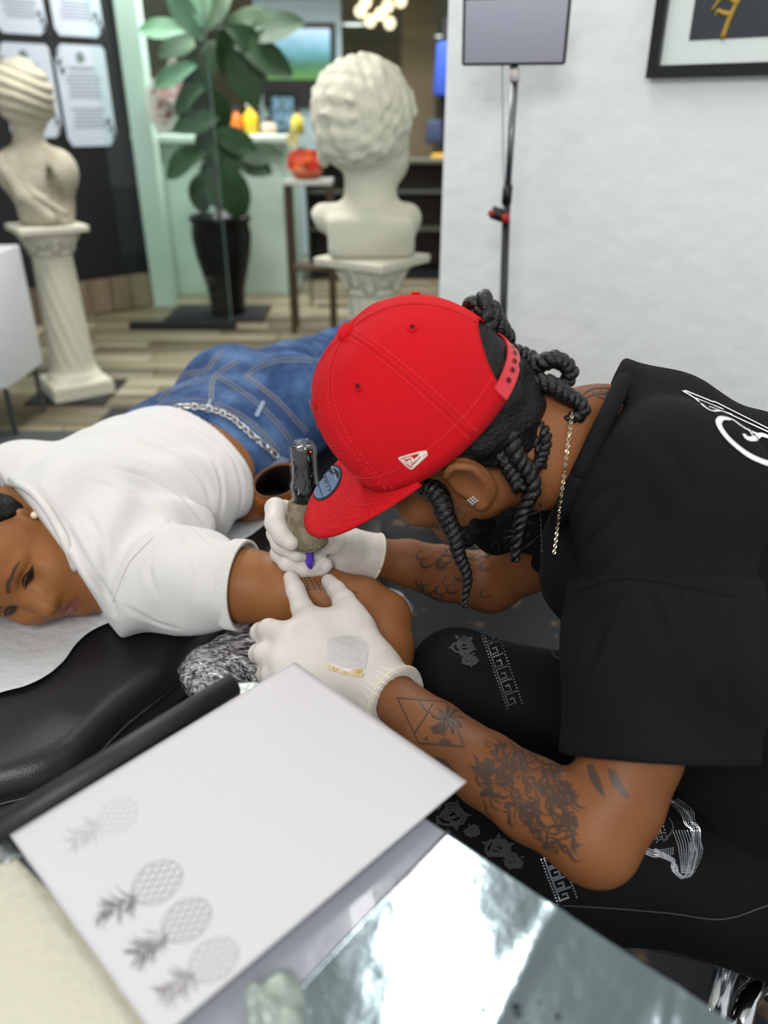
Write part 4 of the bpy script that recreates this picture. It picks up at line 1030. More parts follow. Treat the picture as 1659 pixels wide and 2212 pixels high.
cb = empty('chain_belt', P_[0][0]-np.array([0, 0, .02]), 'silver chain belt draped across the back of the jeans', 'chain')
lm = torus_mesh(.0066, .0019, 'link', mat('silver_metal', '#c8c6c0', .25, 1.0))
for i in range(len(P_)-1):
    a, b = P_[i][0]+P_[i][1]*.007, P_[i+1][0]+P_[i+1][1]*.007; n_ = P_[i][1]
    o = bpy.data.objects.new('link', lm); COL.objects.link(o); setparent(o, cb); zz = n_ if i % 2 else np.cross(n_, b-a); place(o, (a+b)/2, b-a, zz)
M_TAN = mat('tan_leather', '#b06a2c', .45, bump=(180, .0008, 3), var=(20, '#9a5620', .4, .7))
ik = Ink(bvj, .004); ik.fill([(322, 900), (345, 889), (378, 880), (384, 892), (352, 902), (326, 908)], 6); o = ik.build('leather_patch', M_TAN, client)
# tan leather belt pouch hanging at the near hip
bc = P(590, 1062, 1.50); ax = unit(CV((.35, -.5, -.75))); pch = empty('leather_pouch', bc-np.array([0, 0, .05]), 'open tan leather pouch lying at the hip beside the table edge', 'pouch')
V = []; F = []; n = 40; a_ = unit(CV((.75, -.55, .35))); a_ = unit(a_-ax*(a_@ax)); b_ = np.cross(ax, a_)
for h_ in (-.07, -.03, .01, .04):
    for rd in (1, .93):
        for j in range(n):
            t = 2*math.pi*j/n; q = bc+ax*h_+a_*.056*rd*math.cos(t)*(1.05-.6*h_)+b_*.032*rd*math.sin(t); q[2] = max(q[2], TZ+.012); V.append(q)
for i in range(3):
    for j in range(n):
        k = (j+1) % n; F.append([i*2*n+j, i*2*n+k, (i+1)*2*n+k, (i+1)*2*n+j]); F.append([i*2*n+n+k, i*2*n+n+j, (i+1)*2*n+n+j, (i+1)*2*n+n+k])
for j in range(n):
    k = (j+1) % n; F.append([6*n+j, 6*n+k, 7*n+k, 7*n+j])
F.append(list(range(n))[::-1]); mk('body', V, F, M_TAN, pch, True)
mk('hollow_shade', [V[7*n+j]*.995+bc*.005 for j in range(n)]+[V[n+j]*.97+bc*.03+ax*.012 for j in range(n)], [[j, n+j, n+(j+1) % n, (j+1) % n] for j in range(n)]+[list(range(n, 2*n))], mat('hollow_shade_brown', '#2a1810', .8), pch, True)  # dark inner shell, paints the shade of the pouch's hollow
MB().tube([V[6*n+j] for j in range(n)]+[V[6*n]], .002, 6).build('edge_binding', mat('dark_binding', '#5b3a20', .6), pch, True)
# ================================================================== the tattoo artist
M_SKINA = mat('deep_brown_skin', '#80512f', .5, bump=(240, .0005, 3), spec=.3, var=(8, '#6d4226', .35, .7))
M_BLKTEE = mat('black_cotton', '#101114', .9, bump=(380, .0006, 2), spec=.18)
M_BLKJEAN = mat('black_denim', '#08090b', .8, bump=(420, .0006, 2), spec=.2)
OC = np.array([.0557, -.1007, .824]); O_ = CAMP+CV(OC)
RF = unit([-.727, .461, .509]); RL = np.array([-.079, .681, -.728]); RL = unit(RL-RF*(RL@RF)); RU = np.cross(RF, RL)
FW_, LW_, UW_ = CV(RF), CV(RL), CV(RU); KA = np.stack([FW_, LW_, UW_], 1)
def K(f, l, u): return O_+f*FW_+l*LW_+u*UW_
artist = empty('person', (.52, .70, .40), 'seated tattoo artist in red cap and black t-shirt leaning over the client', 'person')
# ---------------------------------------------------------------- body (skin)
LEL = P(1266, 1790, .725); LWR = P(846, 1503, .94)
REL = P(1060, 1258, 1.21); RWR = P(815, 1204, 1.15)
s = Sdf((-.09, .36, .50), (.62, 1.22, 1.14), .0032)
s.chain([K(-.03, 0, -.05), K(-.06, 0, -.105), P(1290, 960, .885), P(1400, 985, .92)], [.060, .062, .064, .068], .03)
s.chain([P(1410, 1000, .92), P(1560, 1150, .95), P(1700, 1500, .94), P(1765, 1850, .945)], [.066, .12, .14, .13], .04)
s.chain([P(1420, 1010, .90), P(1440, 1080, .80)], [.07, .065], .05)
s.chain([P(1440, 1080, .80), P(1425, 1350, .765), P(1365, 1620, .735), P(1330, 1725, .726), P(1292, 1805, .722)], [.060, .054, .045, .0425, .039], .012)
s.ball(P(1290, 1842, .72), .022, .03)
s.chain([LEL, P(1152, 1728, .765), P(1050, 1662, .81), P(942, 1580, .88), LWR, P(800, 1465, .965)], [.042, .0405, .038, .034, .029, .026], .02)
s.chain([P(1400, 1000, .95), P(1240, 1110, 1.07)], [.08, .06], .05)
s.chain([P(1240, 1110, 1.07), P(1140, 1205, 1.16), REL], [.06, .05, .044], .03)
s.chain([REL, P(960, 1238, 1.19), P(880, 1216, 1.165), RWR, P(770, 1200, 1.155)], [.044, .042, .035, .028, .026], .02)
s.ell(K(-.005, 0, .015), (.097, .079, .10), KA, .01); s.ell(K(.035, 0, -.055), (.060, .062, .075), KA, .03)
s.chain([K(.0, .055, -.075), K(.07, .02, -.118), K(.07, -.02, -.118), K(.0, -.055, -.075)], [.026, .024, .024, .026], .03)
s.chain([K(.092, 0, -.03), K(.108, 0, -.062)], [.011, .015], .012)
for k in (-1, 1):
    s.ball(K(.104, k*.016, -.066), .009, .006); s.ball(K(.098, k*.032, -.028), .016, .014, 's'); s.ball(K(.078, k*.031, -.028), .0145, .004)
    s.ball(K(.07, k*.042, -.055), .025, .02)
    s.ell(K(-.018, k*.083, -.037), (.021, .010, .034), KA, .006); s.ell(K(-.014, k*.093, -.034), (.012, .007, .021), KA, .004, 's'); s.ball(K(-.008, k*.084, -.066), .009, .006)
    s.chain([K(-.006, k*.089, -.012), K(-.022, k*.093, -.006), K(-.034, k*.092, -.022), K(-.028, k*.089, -.05), K(-.012, k*.086, -.064)], [.0042, .0045, .0045, .0045, .004], .003, sp=3)
s.chain([K(.099, -.02, -.093), K(.104, 0, -.092), K(.099, .02, -.093)], [.005, .008, .005], .006)
s.chain([K(.097, -.02, -.102), K(.101, 0, -.103), K(.097, .02, -.102)], [.005, .008, .005], .005)
o_ab = s.build('body', M_SKINA, artist); o_ah = o_ab
M_BLHAIR = mat('black_curly_hair', '#070606', .5, bump=(260, .003, 4), spec=.3)
s = Sdf(K(0, 0, -.03)-.20, K(0, 0, -.03)+.20, .003)
s.ell(K(-.012, 0, .01), (.097, .0825, .104), KA, 0); s.ell(K(-.045, 0, -.035), (.062, .073, .055), KA, .02)
s.cut(K(.055, 0, -.02), FW_*.9-UW_*.1); s.cut(K(0, 0, -.012), FW_*.62-UW_*.78)
s.disp(lambda x, y, z: .0025*sn(x, y, z, 260, 5, 6))
s.build('hair', M_BLHAIR, artist)
s = Sdf(K(.03, 0, -.1)-.13, K(.03, 0, -.1)+.13, .003)
s.chain([K(.0, .0605, -.075), K(.03, .050, -.105), K(.072, .022, -.128), K(.072, -.022, -.128), K(.03, -.050, -.105), K(.0, -.0605, -.075)], [.019, .022, .021, .021, .022, .019], .02)
s.disp(lambda x, y, z: .002*sn(x, y, z, 330, 7, 6))
s.build('beard', M_BLHAIR, artist)
for k in (-1, 1): 
    MB().lathe([(0, -.012), (.008, -.009), (.012, 0), (.008, .009), (0, .012)], K(.0815, k*.031, -.029), 14).build('eye', mat('eye_dark_wet', '#241a15', .12), artist, True)
# ---------------------------------------------------------------- black t-shirt
shC = P(1440, 1075, .80); shN = CV(unit([-.885, -.416, .208]))
slv = [shC, P(1432, 1250, .785), P(1430, 1430, .76), P(1416, 1668, .735)]
s = Sdf((.10, .28, .48), (.80, 1.30, 1.14), .0048)
s.chain([P(1392, 975, .925), P(1560, 1142, .955), P(1700, 1500, .94), P(1765, 1850, .945)], [.085, .147, .172, .165], .03)
s.chain([P(1400, 985, .92), shC], [.088, .09], .05)
s.chain(slv[:2], [.094, .088], .03)
s.chain([P(1400, 1000, .95), P(1245, 1115, 1.07), P(1165, 1175, 1.15)], [.092, .076, .064], .04)
s.chain([P(1330, 1060, .90), P(1300, 1230, .93), P(1420, 1420, .88)], [.075, .07, .06], .05)
s.chain([P(1290, 900, .90), P(1392, 975, .925)], [.072, .085], .03)
def afolds(x, y, z):
    w1 = np.exp(-((x-.30)**2+(z-.82)**2)/.02); w2 = np.exp(-((x-.28)**2+(z-.93)**2)/.012); w3 = np.exp(-((x-.42)**2+(z-.75)**2)/.02)
    return .007*np.sin(58*(x*.5+z*.9-y*.2)+2*sn(x, y, z, 12, 2))*w1+.005*np.sin(66*(x*1.0+z*.35)+2*sn(x, y, z, 13, 5))*w2+.005*np.sin(50*(x*.9-z*.4)+2*sn(x, y, z, 11, 7))*w3+.003*sn(x, y, z, 24, 10, 6)
s.disp(afolds)
s.cut(P(1268, 960, .80)+shN*.006, shN, .006)
s.chain([K(-.05, 0, -.09), P(1290, 958, .885)], [.066, .074], 0, op='s')
s.cut(P(1080, 1215, 1.17), CV((-.8, .5, .1)), .003)
o_bt = s.build('t_shirt', M_BLKTEE, artist)
hC = P(1412, 1640, .735); hN = unit(P(1416, 1668, .735)-P(1430, 1430, .76)); hN = unit(hN+.10*RGT)
s = Sdf((.14, .28, .58), (.52, .95, 1.12), .0042)
s.chain(slv[1:], [.0955, .0925, .0895], .03, kk=.03); s.disp(lambda x, y, z: .6*afolds(x, y, z))
s.cut(hC, hN, .003); s.chain([P(1425, 1560, .748), P(1402, 1760, .728)], [.074, .078], 0, op='s')
s.cut(P(1400, 1252, .78), CV(unit([.02, -1, .15])), .006)
o_sl = s.build('sleeve', M_BLKTEE, artist)
q_ = [P(1235, 1095, 1.03), P(1150, 1112, 1.05), P(1085, 1128, 1.08)]
s = Sdf(np.min(q_, 0)-.09, np.max(q_, 0)+.09, .004); s.chain(q_, [.066, .054, .045], .03); s.disp(lambda x, y, z: .004*np.sin(70*(x+.6*z)+2*sn(x, y, z, 15, 3))); s.build('sleeve', M_BLKTEE, artist)
bvt = bvh_of(o_bt, o_sl)
for _o in (o_bt, o_sl):
    crease(_o, bvt, [([(1245, 1208), (1275, 1148), (1336, 1097)], .006, .007), ([(1262, 1262), (1300, 1215), (1340, 1180)], .005, .006), ([(1250, 1100), (1290, 1060), (1330, 1050)], .004, .006),
        ([(1310, 1340), (1283, 1405), (1257, 1460)], .005, .007), ([(1390, 1275), (1416, 1310), (1425, 1380)], .004, .007), ([(1510, 1285), (1530, 1360), (1520, 1430)], .004, .008), ([(1450, 1275), (1470, 1330)], .004, .006),
        ([(1400, 930), (1460, 1000), (1500, 1090)], .003, .009), ([(1260, 1330), (1310, 1310), (1340, 1285)], .004, .006), ([(1590, 1300), (1560, 1420), (1580, 1540)], .004, .008)])
bvt = bvh_of(o_bt, o_sl)
ik = Ink(bvt, .0008)
ik.stroke([(1312, 955), (1340, 1010), (1352, 1090), (1358, 1170), (1362, 1245)], .0012, 5, smooth=4, dash=(1, 1)); ik.stroke([(1340, 950), (1362, 1010), (1372, 1090), (1376, 1170), (1378, 1245)], .0012, 5, smooth=4, dash=(1, 1))
ik.stroke([(1232, 1595), (1290, 1630), (1400, 1655), (1500, 1652), (1600, 1640)], .001, 5, smooth=4, dash=(1, 1))
ik.build('seam_stitching', mat('charcoal_thread', '#2c2d33', .8), artist)
ik = Ink(bvt, .0012)
ik.stroke([(1250, 1275), (1300, 1255), (1360, 1248), (1430, 1255), (1500, 1268), (1590, 1285)], .0035, 6, smooth=4); ik.build('sleeve_seam', M_BLKTEE, artist)
# collar band
na, nb_ = K(-.05, 0, -.09), P(1335, 955, .90); nx_ = unit(nb_-na); pu = unit(np.cross(nx_, [0, 0, 1])); pv_ = np.cross(nx_, pu); pc0 = P(1268, 960, .80); pts = []
for w in np.linspace(0, 2*math.pi, 61):
    q = P(1290, 958, .885)+.0795*(pu*math.cos(w)+pv_*math.sin(w)); q = q+nx_*(((pc0-q)@shN)/(nx_@shN)); pts.append(q-shN*.006)
o_col = MB().tube(pts, .0095, 12).build('collar', mat('black_rib_knit', '#101114', .9, bump=(300, .0012, 2), spec=.18), artist, True)
ik = Ink(bvt, .0012)
W_ = .0042
ik.stroke([(1572, 906), (1556, 906), (1552, 920), (1572, 949), (1609, 980), (1640, 996), (1665, 1004)], .0062, 5, smooth=5)
ik.stroke([(1560, 905), (1580, 908), (1605, 925), (1632, 938), (1660, 947)], .004, 5, smooth=4)
ik.stroke([(1606, 940), (1612, 948), (1628, 949), (1643, 940), (1662, 946)], .0058, 4, smooth=4); ik.stroke([(1616, 930), (1620, 936), (1626, 945)], .004, 4)
ik.stroke([(1474, 846), (1500, 862), (1532, 888), (1560, 890), (1600, 908), (1660, 935)], .003, 5, smooth=3)
for a, b in [((1478, 845), (1540, 870)), ((1500, 861), (1560, 885)), ((1540, 868), (1600, 898)), ((1580, 888), (1660, 928)), ((1530, 880), (1580, 897))]: ik.stroke([a, b], .0028, 5)
ik.build('back_print', mat('white_print', '#e6e8ea', .6), artist)
# ---------------------------------------------------------------- trousers, shoes
s = Sdf((-.06, .30, .03), (.80, 1.16, .68), .006)
nk, fk = P(975, 1850, .905), P(988, 1474, 1.125); hipn, hipf = np.array([.51, .60, .505]), np.array([.53, .79, .51])
s.chain([hipn, nk], [.098, .072], .03); s.chain([hipf, fk], [.098, .072], .03); s.chain([hipn, hipf], [.12, .12], .05)
an, af = np.array([nk[0]+.03, nk[1]+.08, .08]), np.array([fk[0]+.02, fk[1]+.07, .08])
s.chain([nk, (nk+an)/2+[-.02, .0, 0], an], [.068, .062, .05], .03); s.chain([fk, (fk+af)/2+[-.02, .0, 0], af], [.068, .062, .05], .03)
s.disp(lambda x, y, z: .0045*np.sin(52*(x*.8+y*.3+z*.5)+2.5*sn(x, y, z, 11, 3))*(.4+.6*np.exp(-((x-.4)**2+(y-.6)**2)/.03))+.002*sn(x, y, z, 30, 6, 6))
o_tr = s.build('trousers', M_BLKJEAN, artist)
for a in (an, af):
    s = Sdf(a-[.26, .12, .075], a+[.12, .12, .08], .005)
    s.chain([a+[.03, 0, -.03], a+[-.06, 0, -.04], a+[-.15, -.01, -.045]], [.038, .036, .03], .02); s.cut(a-[0, 0, .069], (0, 0, -1))
    sh_ = s.build('shoe', mat('black_shoe', '#101114', .5), artist)
bvtr = bvh_of(o_tr, o_bt, o_sl)
ik = Ink(bvh_of(o_tr), .001); M_PRN = mat('grey_floral_print', '#3a3a3d', .85)
def rose(cx, cy, r, ph=0):
    for k in range(4):
        a = np.linspace(0, 5.2, 14)+k*1.4+ph; rad = r*(.25+.24*k)*(1+.12*np.sin(3*a))
        ik.stroke(np.stack([cx+rad*np.cos(a), cy+rad*.8*np.sin(a)], 1), .0032, 4)
    for k in range(5):
        a = k*1.26+ph; ik.fill([(cx+r*math.cos(a-.25), cy+r*.8*math.sin(a-.25)), (cx+r*1.5*math.cos(a), cy+r*1.2*math.sin(a)), (cx+r*math.cos(a+.25), cy+r*.8*math.sin(a+.25))], 5)
rose(975, 1762, 30); rose(1075, 1830, 26, 1); rose(1110, 1860, 18, 2); rose(1020, 1795, 14, .5); rose(1000, 1395, 22, .4); rose(1015, 1425, 15, 1.4)
for pts in [[(1185, 1395), (1200, 1420), (1240, 1432), (1250, 1420)], [(1150, 1375), (1175, 1388), (1200, 1380)], [(1200, 1400), (1225, 1415), (1245, 1405)]]: ik.stroke(pts, .006, 4, True, 4)
ik.build('floral_print', M_PRN, artist)
# rhinestone greek key bands + sequin emblem
M_STONEB = mat('rhinestone', '#b4bac0', .2, .7); 
def sequins(pts, name, r, seed, m, bv=bvtr):
    V = []; F = []
    for (x, y) in pts:
        h_ = hit(bv, x, y)
        if h_ is None: continue
        p, n = h_; a = unit(np.cross(n, [.3, .2, .9])); b = np.cross(n, a); k = len(V)
        V += [p+n*(.0008+r*.6)]+[p+n*.0006+r*(a*math.cos(t)+b*math.sin(t)) for t in np.linspace(0, 6.283, 7)[:-1]]
        F += [[k, k+1+i, k+1+(i+1) % 6] for i in range(6)]
    o = mk(name, V, F, m, artist); tag(o, kind='stuff'); return o
def key_band(c0, c1, w, n):
    c0, c1 = np.array(c0, float), np.array(c1, float); t = (c1-c0)/n; nn = np.array([-t[1], t[0]]); nn = nn/np.linalg.norm(nn)*w; pts = []
    for i in range(n):
        o = c0+t*i; loc = [(0, 0), (0, 1), (.8, 1), (.8, .35), (.4, .35), (.4, .65)]
        pts += list(dens([o+t*a+nn*(b-.5) for a, b in loc], 5.5))
    pts += list(dens([c0-nn*.72, c1-nn*.72], 7))+list(dens([c0+nn*.72, c1+nn*.72], 7)); return pts
sequins(key_band((1055, 1362), (1112, 1525), 24, 6), 'rhinestone_band', .0012, 1, mat('dull_rhinestone', '#76797d', .3, .5))
sequins(key_band((1190, 1850), (1225, 1945), 30, 4), 'rhinestone_band', .0012, 2, M_STONEB)
def C_(zx, zy): return (780+zx*.53, 1180+zy*.53)
out = [C_(*p) for p in [(1225, 1015), (1290, 1030), (1345, 1075), (1360, 1120), (1385, 1150), (1380, 1200), (1385, 1250), (1350, 1340), (1300, 1340), (1280, 1300), (1240, 1275), (1205, 1260), (1195, 1235), (1150, 1215), (1100, 1200)]]
seq = []; rs = random.Random(4)
for k in range(10):
    pts = []
    for i, (x, y) in enumerate(out[1:12]): pts.append((x-(k*2.6)*(.9 if i < 8 else .2)+3*math.sin(i*1.7+k), y-(k*1.6 if i > 6 else -.8*k)))
    seq += list(dens(spline(pts, 4), 5.2))
for k in range(7): seq += list(dens(spline([C_(1270+12*k, 1160), C_(1290+11*k, 1215), C_(1300+8*k, 1270), C_(1305+6*k, 1330)], 4), 5))
for k in range(4): seq += list(dens(spline([C_(1100, 1205+8*k), C_(1150, 1225+8*k), C_(1200, 1240+9*k), C_(1270, 1230+8*k)], 4), 5))
sequins(seq, 'sequin_emblem', .0008, 3, M_STONEB)
sequins(key_band(C_(1195, 1085), C_(1225, 1200), 16, 4), 'sequin_key_band', .0010, 5, mat('dull_rhinestone', '#76797d', .3, .5))
ik = Ink(bvtr, .001); ik.stroke([C_(1135, 1190), C_(1160, 1180), C_(1150, 1150), C_(1165, 1135)], .0015, 4, smooth=4); ik.stroke([C_(1230, 1205), C_(1262, 1170), C_(1270, 1140), C_(1255, 1110)], .002, 4, smooth=4)
ik.stroke([(1215, 1955), (1330, 1962), (1450, 1972), (1560, 1985), (1659, 1955)], .0016, 6, smooth=4); ik.build('emblem_outline', M_PRN, artist)
# ---------------------------------------------------------------- red cap
cap = empty('baseball_cap', K(0, 0, 0), 'bright red flat brim snapback cap on the artist', 'cap')
m = mat('red_cotton_twill', '#d60f1c', .85, wave=(330, .0006, .4, 'DIAGONAL'), bump=(500, .0003, 2), spec=.25); M_RED = m
a_f, b_f, h_f = .109, .094, .136
def crown(phi, psi, puff=1):
    e = 2/2.5; r_ = max(math.cos(psi), 0)**e; z = h_f*max(math.sin(psi), 0)**e
    sm = abs(math.sin(3*phi))                     # seams at multiples of 60 degrees
    k = 1+.005*puff*(sm**.7-.6)*math.sin(2*psi)+.012*math.sin(2.3*phi+1)*math.sin(psi*2)*(.5)
    return np.array([a_f*r_*math.cos(phi)*k, b_f*r_*math.sin(phi)*k, z])
nP, nS = 120, 26; V = []; F = []
def arch(phi):
    d = abs((phi-math.pi+math.pi) % (2*math.pi)-math.pi); w = math.radians(31)
    return .058*math.sqrt(max(0, 1-(d/w)**2)) if d < w else 0
for i in range(nP):
    phi = 2*math.pi*i/nP; z0 = arch(phi); p0 = math.asin(min(1, (z0/h_f)**(2.5/2)))
    for j in range(nS): V.append(K(*crown(phi, p0+(math.pi/2-p0)*(j/nS)**1.0)))
top = len(V); V.append(K(0, 0, h_f))
for i in range(nP):
    i2 = (i+1) % nP
    for j in range(nS-1): F.append([i*nS+j, i2*nS+j, i2*nS+j+1, i*nS+j+1])
    F.append([i*nS+nS-1, i2*nS+nS-1, top])
o_cr = mk('crown', V, F, M_RED, cap, True); sd = o_cr.modifiers.new('thick', 'SOLIDIFY'); sd.thickness = .0022; sd.offset = -1
# brim
V = []; F = []; nb, nr = 48, 10; BA_ = math.radians(80)
for i in range(nb+1):
    sx = -1+2*i/nb; ph = BA_*sx; q = np.array([a_f*math.cos(ph), b_f*math.sin(ph)]); ext = .104*(1-abs(sx)**3.2)**.62
    for j in range(nr+1):
        t = j/nr; x = q[0]+ext*t*(.97+.03*math.cos(ph)); y = q[1]*(1+.06*t*(1-abs(sx))); z = .002-.08*ext*t-.7*y*y*t+.0
        V.append(K(x, y, z))
for i in range(nb):
    for j in range(nr): F.append([i*(nr+1)+j, i*(nr+1)+j+1, (i+1)*(nr+1)+j+1, (i+1)*(nr+1)+j])
o_bm = mk('brim', V, F, M_RED, cap, True); sd = o_bm.modifiers.new('thick', 'SOLIDIFY'); sd.thickness = .0035; sd.offset = 0
bvc = bvh_of(o_cr, o_bm); M_STI = mat('red_thread', '#d22a33', .7); M_REDD = mat('red_seam_groove', '#c30e1a', .8)
def surf(phi, psi, off): 
    p = crown(phi, psi); q = crown(phi+.01, psi); r_ = crown(phi, min(psi+.01, 1.56)); n = unit(np.cross(q-p, r_-p))
    if n@p < 0: n = -n
    return K(*(p+n*off)), n[0]*FW_+n[1]*LW_+n[2]*UW_
# seams : groove + two rows of stitches, on the panel borders
for k in range(6):
    ph = k*math.pi/3; lo = arch(ph); st = math.asin(min(1, (lo/h_f)**1.25))+.02
    pts = [surf(ph, a, .0006)[0] for a in np.linspace(st, 1.5, 30)]; MB().tube(pts, .0006, 6).build('seam', M_REDD, cap, True)
    for sgn in (-1, 1):
        mb = MB(); A_ = np.linspace(st, 1.48, 34)
        for j in range(0, 33):
            dphi = sgn*.005/max(.02, .1*math.cos((A_[j]))**.8)
            a0, a1 = A_[j], A_[j]+(A_[1]-A_[0])*.62
            mb.tube([surf(ph+dphi, a0, .0004)[0], surf(ph+dphi, a1, .0002)[0]], .00045, 4)
        o = mb.build('stitch_row', M_STI, cap); tag(o, kind='stuff')
mb = MB()
for j in range(0, 150):
    ph = math.radians(18+j*(315/150)); 
    if arch(ph) > 0: continue
    mb.tube([surf(ph, .13, .0004)[0], surf(ph+.022, .13, .0004)[0]], .0005, 4)
tag(mb.build('rim_stitch_row', M_STI, cap), kind='stuff')
# brim stitch rows
mb = MB()
for t in (.35, .62, .86):
    for i in range(3, nb-3):
        g = lambda ii: V[ii*(nr+1)+int(t*nr)]+UW_*.0022
        a, b = g(i), g(i+1); mb.tube([a, a+(b-a)*.6], .0004, 4)
tag(mb.build('brim_stitch_rows', M_STI, cap), kind='stuff')
MB().lathe([(.0, .007), (.006, .006), (.0095, .003), (.0105, 0), (.0105, -.003)][::-1], (0, 0, 0), 20).build('button', M_RED, cap, True)
bt = bpy.data.objects['button']; bt.matrix_basis = Matrix.Translation(Vector(K(0, 0, h_f+.001))) @ Matrix([[FW_[0], LW_[0], UW_[0], 0], [FW_[1], LW_[1], UW_[1], 0], [FW_[2], LW_[2], UW_[2], 0], [0, 0, 0, 1]])
em = torus_mesh(.0038, .0012, 'eyelet', M_RED, 18, 8, 1.0)
for k in range(6):
    p, n = surf(math.pi/6+k*math.pi/3, math.radians(50), .0008); o = bpy.data.objects.new('eyelet', em); COL.objects.link(o); setparent(o, cap); place(o, p, np.cross(n, [.3, .5, .1]), n)
    a = unit(np.cross(n, [.3, .5, .1])); b = np.cross(n, a)
    mk('eyelet_hole', [p+.0026*(a*math.cos(t)+b*math.sin(t))-n*.0003 for t in np.linspace(0, 6.283, 11)[:-1]], [list(range(10))], mat('eyelet_dark', '#3a080c', .9), o)
# strap across the back opening
M_STRAP = mat('red_plastic_strap', '#c8323c', .35)
V2 = []; F2 = []; n = 26
for i in range(n+1):
    ph = math.radians(146+68*i/n); c, sn_ = math.cos(ph), math.sin(ph)
    for (rr_, z) in ((1.0, .0), (1.02, .001), (1.015, .019), (.995, .019)): V2.append(K(a_f*rr_*c, b_f*rr_*sn_, z))
for i in range(n):
    for j in range(4): F2.append([i*4+j, (i+1)*4+j, (i+1)*4+(j+1) % 4, i*4+(j+1) % 4])
F2 += [[0, 1, 2, 3], [n*4+3, n*4+2, n*4+1, n*4]]
o_str = mk('strap', V2, F2, M_STRAP, cap)
for i in range(7):
    ph = math.radians(156+8*i); p = K(a_f*1.022*math.cos(ph), b_f*1.022*math.sin(ph), .010); n_ = unit(FW_*math.cos(ph)+LW_*math.sin(ph)); a = unit(np.cross(n_, UW_)); b = np.cross(n_, a)
    mk('snap_hole', [p+n_*.0008+.003*(a*math.cos(t)+b*math.sin(t)) for t in np.linspace(0, 6.283, 11)[:-1]], [list(range(10))], mat('eyelet_dark', '#3a080c', .9), o_str)
# brim sticker
ce = np.array([710, 1045]); ea = np.array([.585, -.81]); eb = np.array([.81, .585])
def el(r1, r2, n=40): return [ce+ea*r1*math.cos(t)+eb*r2*math.sin(t) for t in np.linspace(0, 2*math.pi, n, endpoint=False)]
bvb = bvh_of(o_bm)
Ink(bvb, .0026).fill(el(44, 24), 6).build('sticker_edge', mat('sticker_black', '#14181f', .4), cap)
stk = Ink(bvb, .0029).fill(el(39.5, 20.5), 4.5).build('sticker', mat('sticker_blue_silver', '#7d93b5', .3, .5), cap)
def text_mesh(txt):
    cu = bpy.data.curves.new('t', 'FONT'); cu.body = txt; cu.align_x = 'CENTER'; cu.align_y = 'CENTER'; cu.resolution_u = 3
    o = bpy.data.objects.new('t', cu); COL.objects.link(o); dg = bpy.context.evaluated_depsgraph_get(); me = bpy.data.meshes.new_from_object(o.evaluated_get(dg))
    V = np.array([v.co[:] for v in me.vertices]); F = [list(p.vertices) for p in me.polygons]; bpy.data.objects.remove(o); return V, F
def print_text(txt, c, ux, uy, size, bv, off, name, m, parent):
    V, F = text_mesh(txt); V3 = []; ok = []
    for v in V:
        q = np.asarray(c)+(np.asarray(ux)*v[0]+np.asarray(uy)*v[1])*size; h_ = hit(bv, q[0], q[1]); ok.append(h_ is not None); V3.append(h_[0]+h_[1]*off if h_ else np.zeros(3))
    F = [f for f in F if all(ok[i] for i in f)]
    if not F: return None
    V3, F = compact(V3, F)
    return mk(name, V3, F, m, parent)
# lettering runs along the sticker's short text lines, reading down the brim
tx = np.array([-.50, .87]); ty = np.array([.87, .42])
Ink(bvb, .0031).fill([ce+ea*21+eb*(-15), ce+ea*34+eb*(-9), ce+ea*34+eb*9, ce+ea*21+eb*16], 5).build('sticker_logo_block', mat('sticker_black', '#14181f', .4), stk)
tdir2, tup = np.array([.36, .93]), np.array([.86, -.34])
print_text('NEW ERA', ce+ea*26, tdir2, tup, 7.5, bvb, .0034, 'sticker_text', mat('sticker_silver_ink', '#aebdd6', .4), stk)
print_text('9FIFTY', ce-ea*1, tdir2, tup, 15, bvb, .0032, 'sticker_text', mat('sticker_dark_ink', '#232b3a', .5), stk)
print_text('SNAPBACK', ce-ea*23, tdir2, tup, 7, bvb, .0032, 'sticker_text', mat('sticker_dark_ink', '#232b3a', .5), stk)
# embroidered flag
def Z5(x, y): return (520+x*.2894, 930+y*.2894)
ik = Ink(bvc, .0008); w_ = .0017
for pts in [[(1182, 203), (1240, 262), (1275, 284), (1328, 236), (1388, 180), (1382, 152), (1335, 160), (1258, 180), (1182, 203)], [(1205, 210), (1250, 245), (1282, 262)], [(1225, 208), (1272, 196), (1290, 215), (1248, 226), (1270, 243)], [(1270, 243), (1320, 205), (1345, 160)], [(1300, 215), (1368, 158)], [(1290, 262), (1345, 205), (1380, 160)], [(1345, 215), (1355, 165)]]:
    ik.stroke([Z5(*p) for p in pts], w_, 3)
ik.build('embroidered_flag', mat('cream_thread', '#e6dcd0', .8, bump=(900, .0006, 2)), cap)
p, n = surf(math.radians(8), math.radians(38), .0012)
a = unit(np.cross(UW_, n)); b = np.cross(n, a); mk('front_emblem', [p+a*x+b*y+n*.0006 for x, y in [(-.004, -.018), (.004, -.018), (.005, .0), (.004, .018), (-.004, .018), (-.005, 0)]], [[0, 1, 2, 3, 4, 5]], mat('cream_thread', '#e6dcd0', .8), cap)
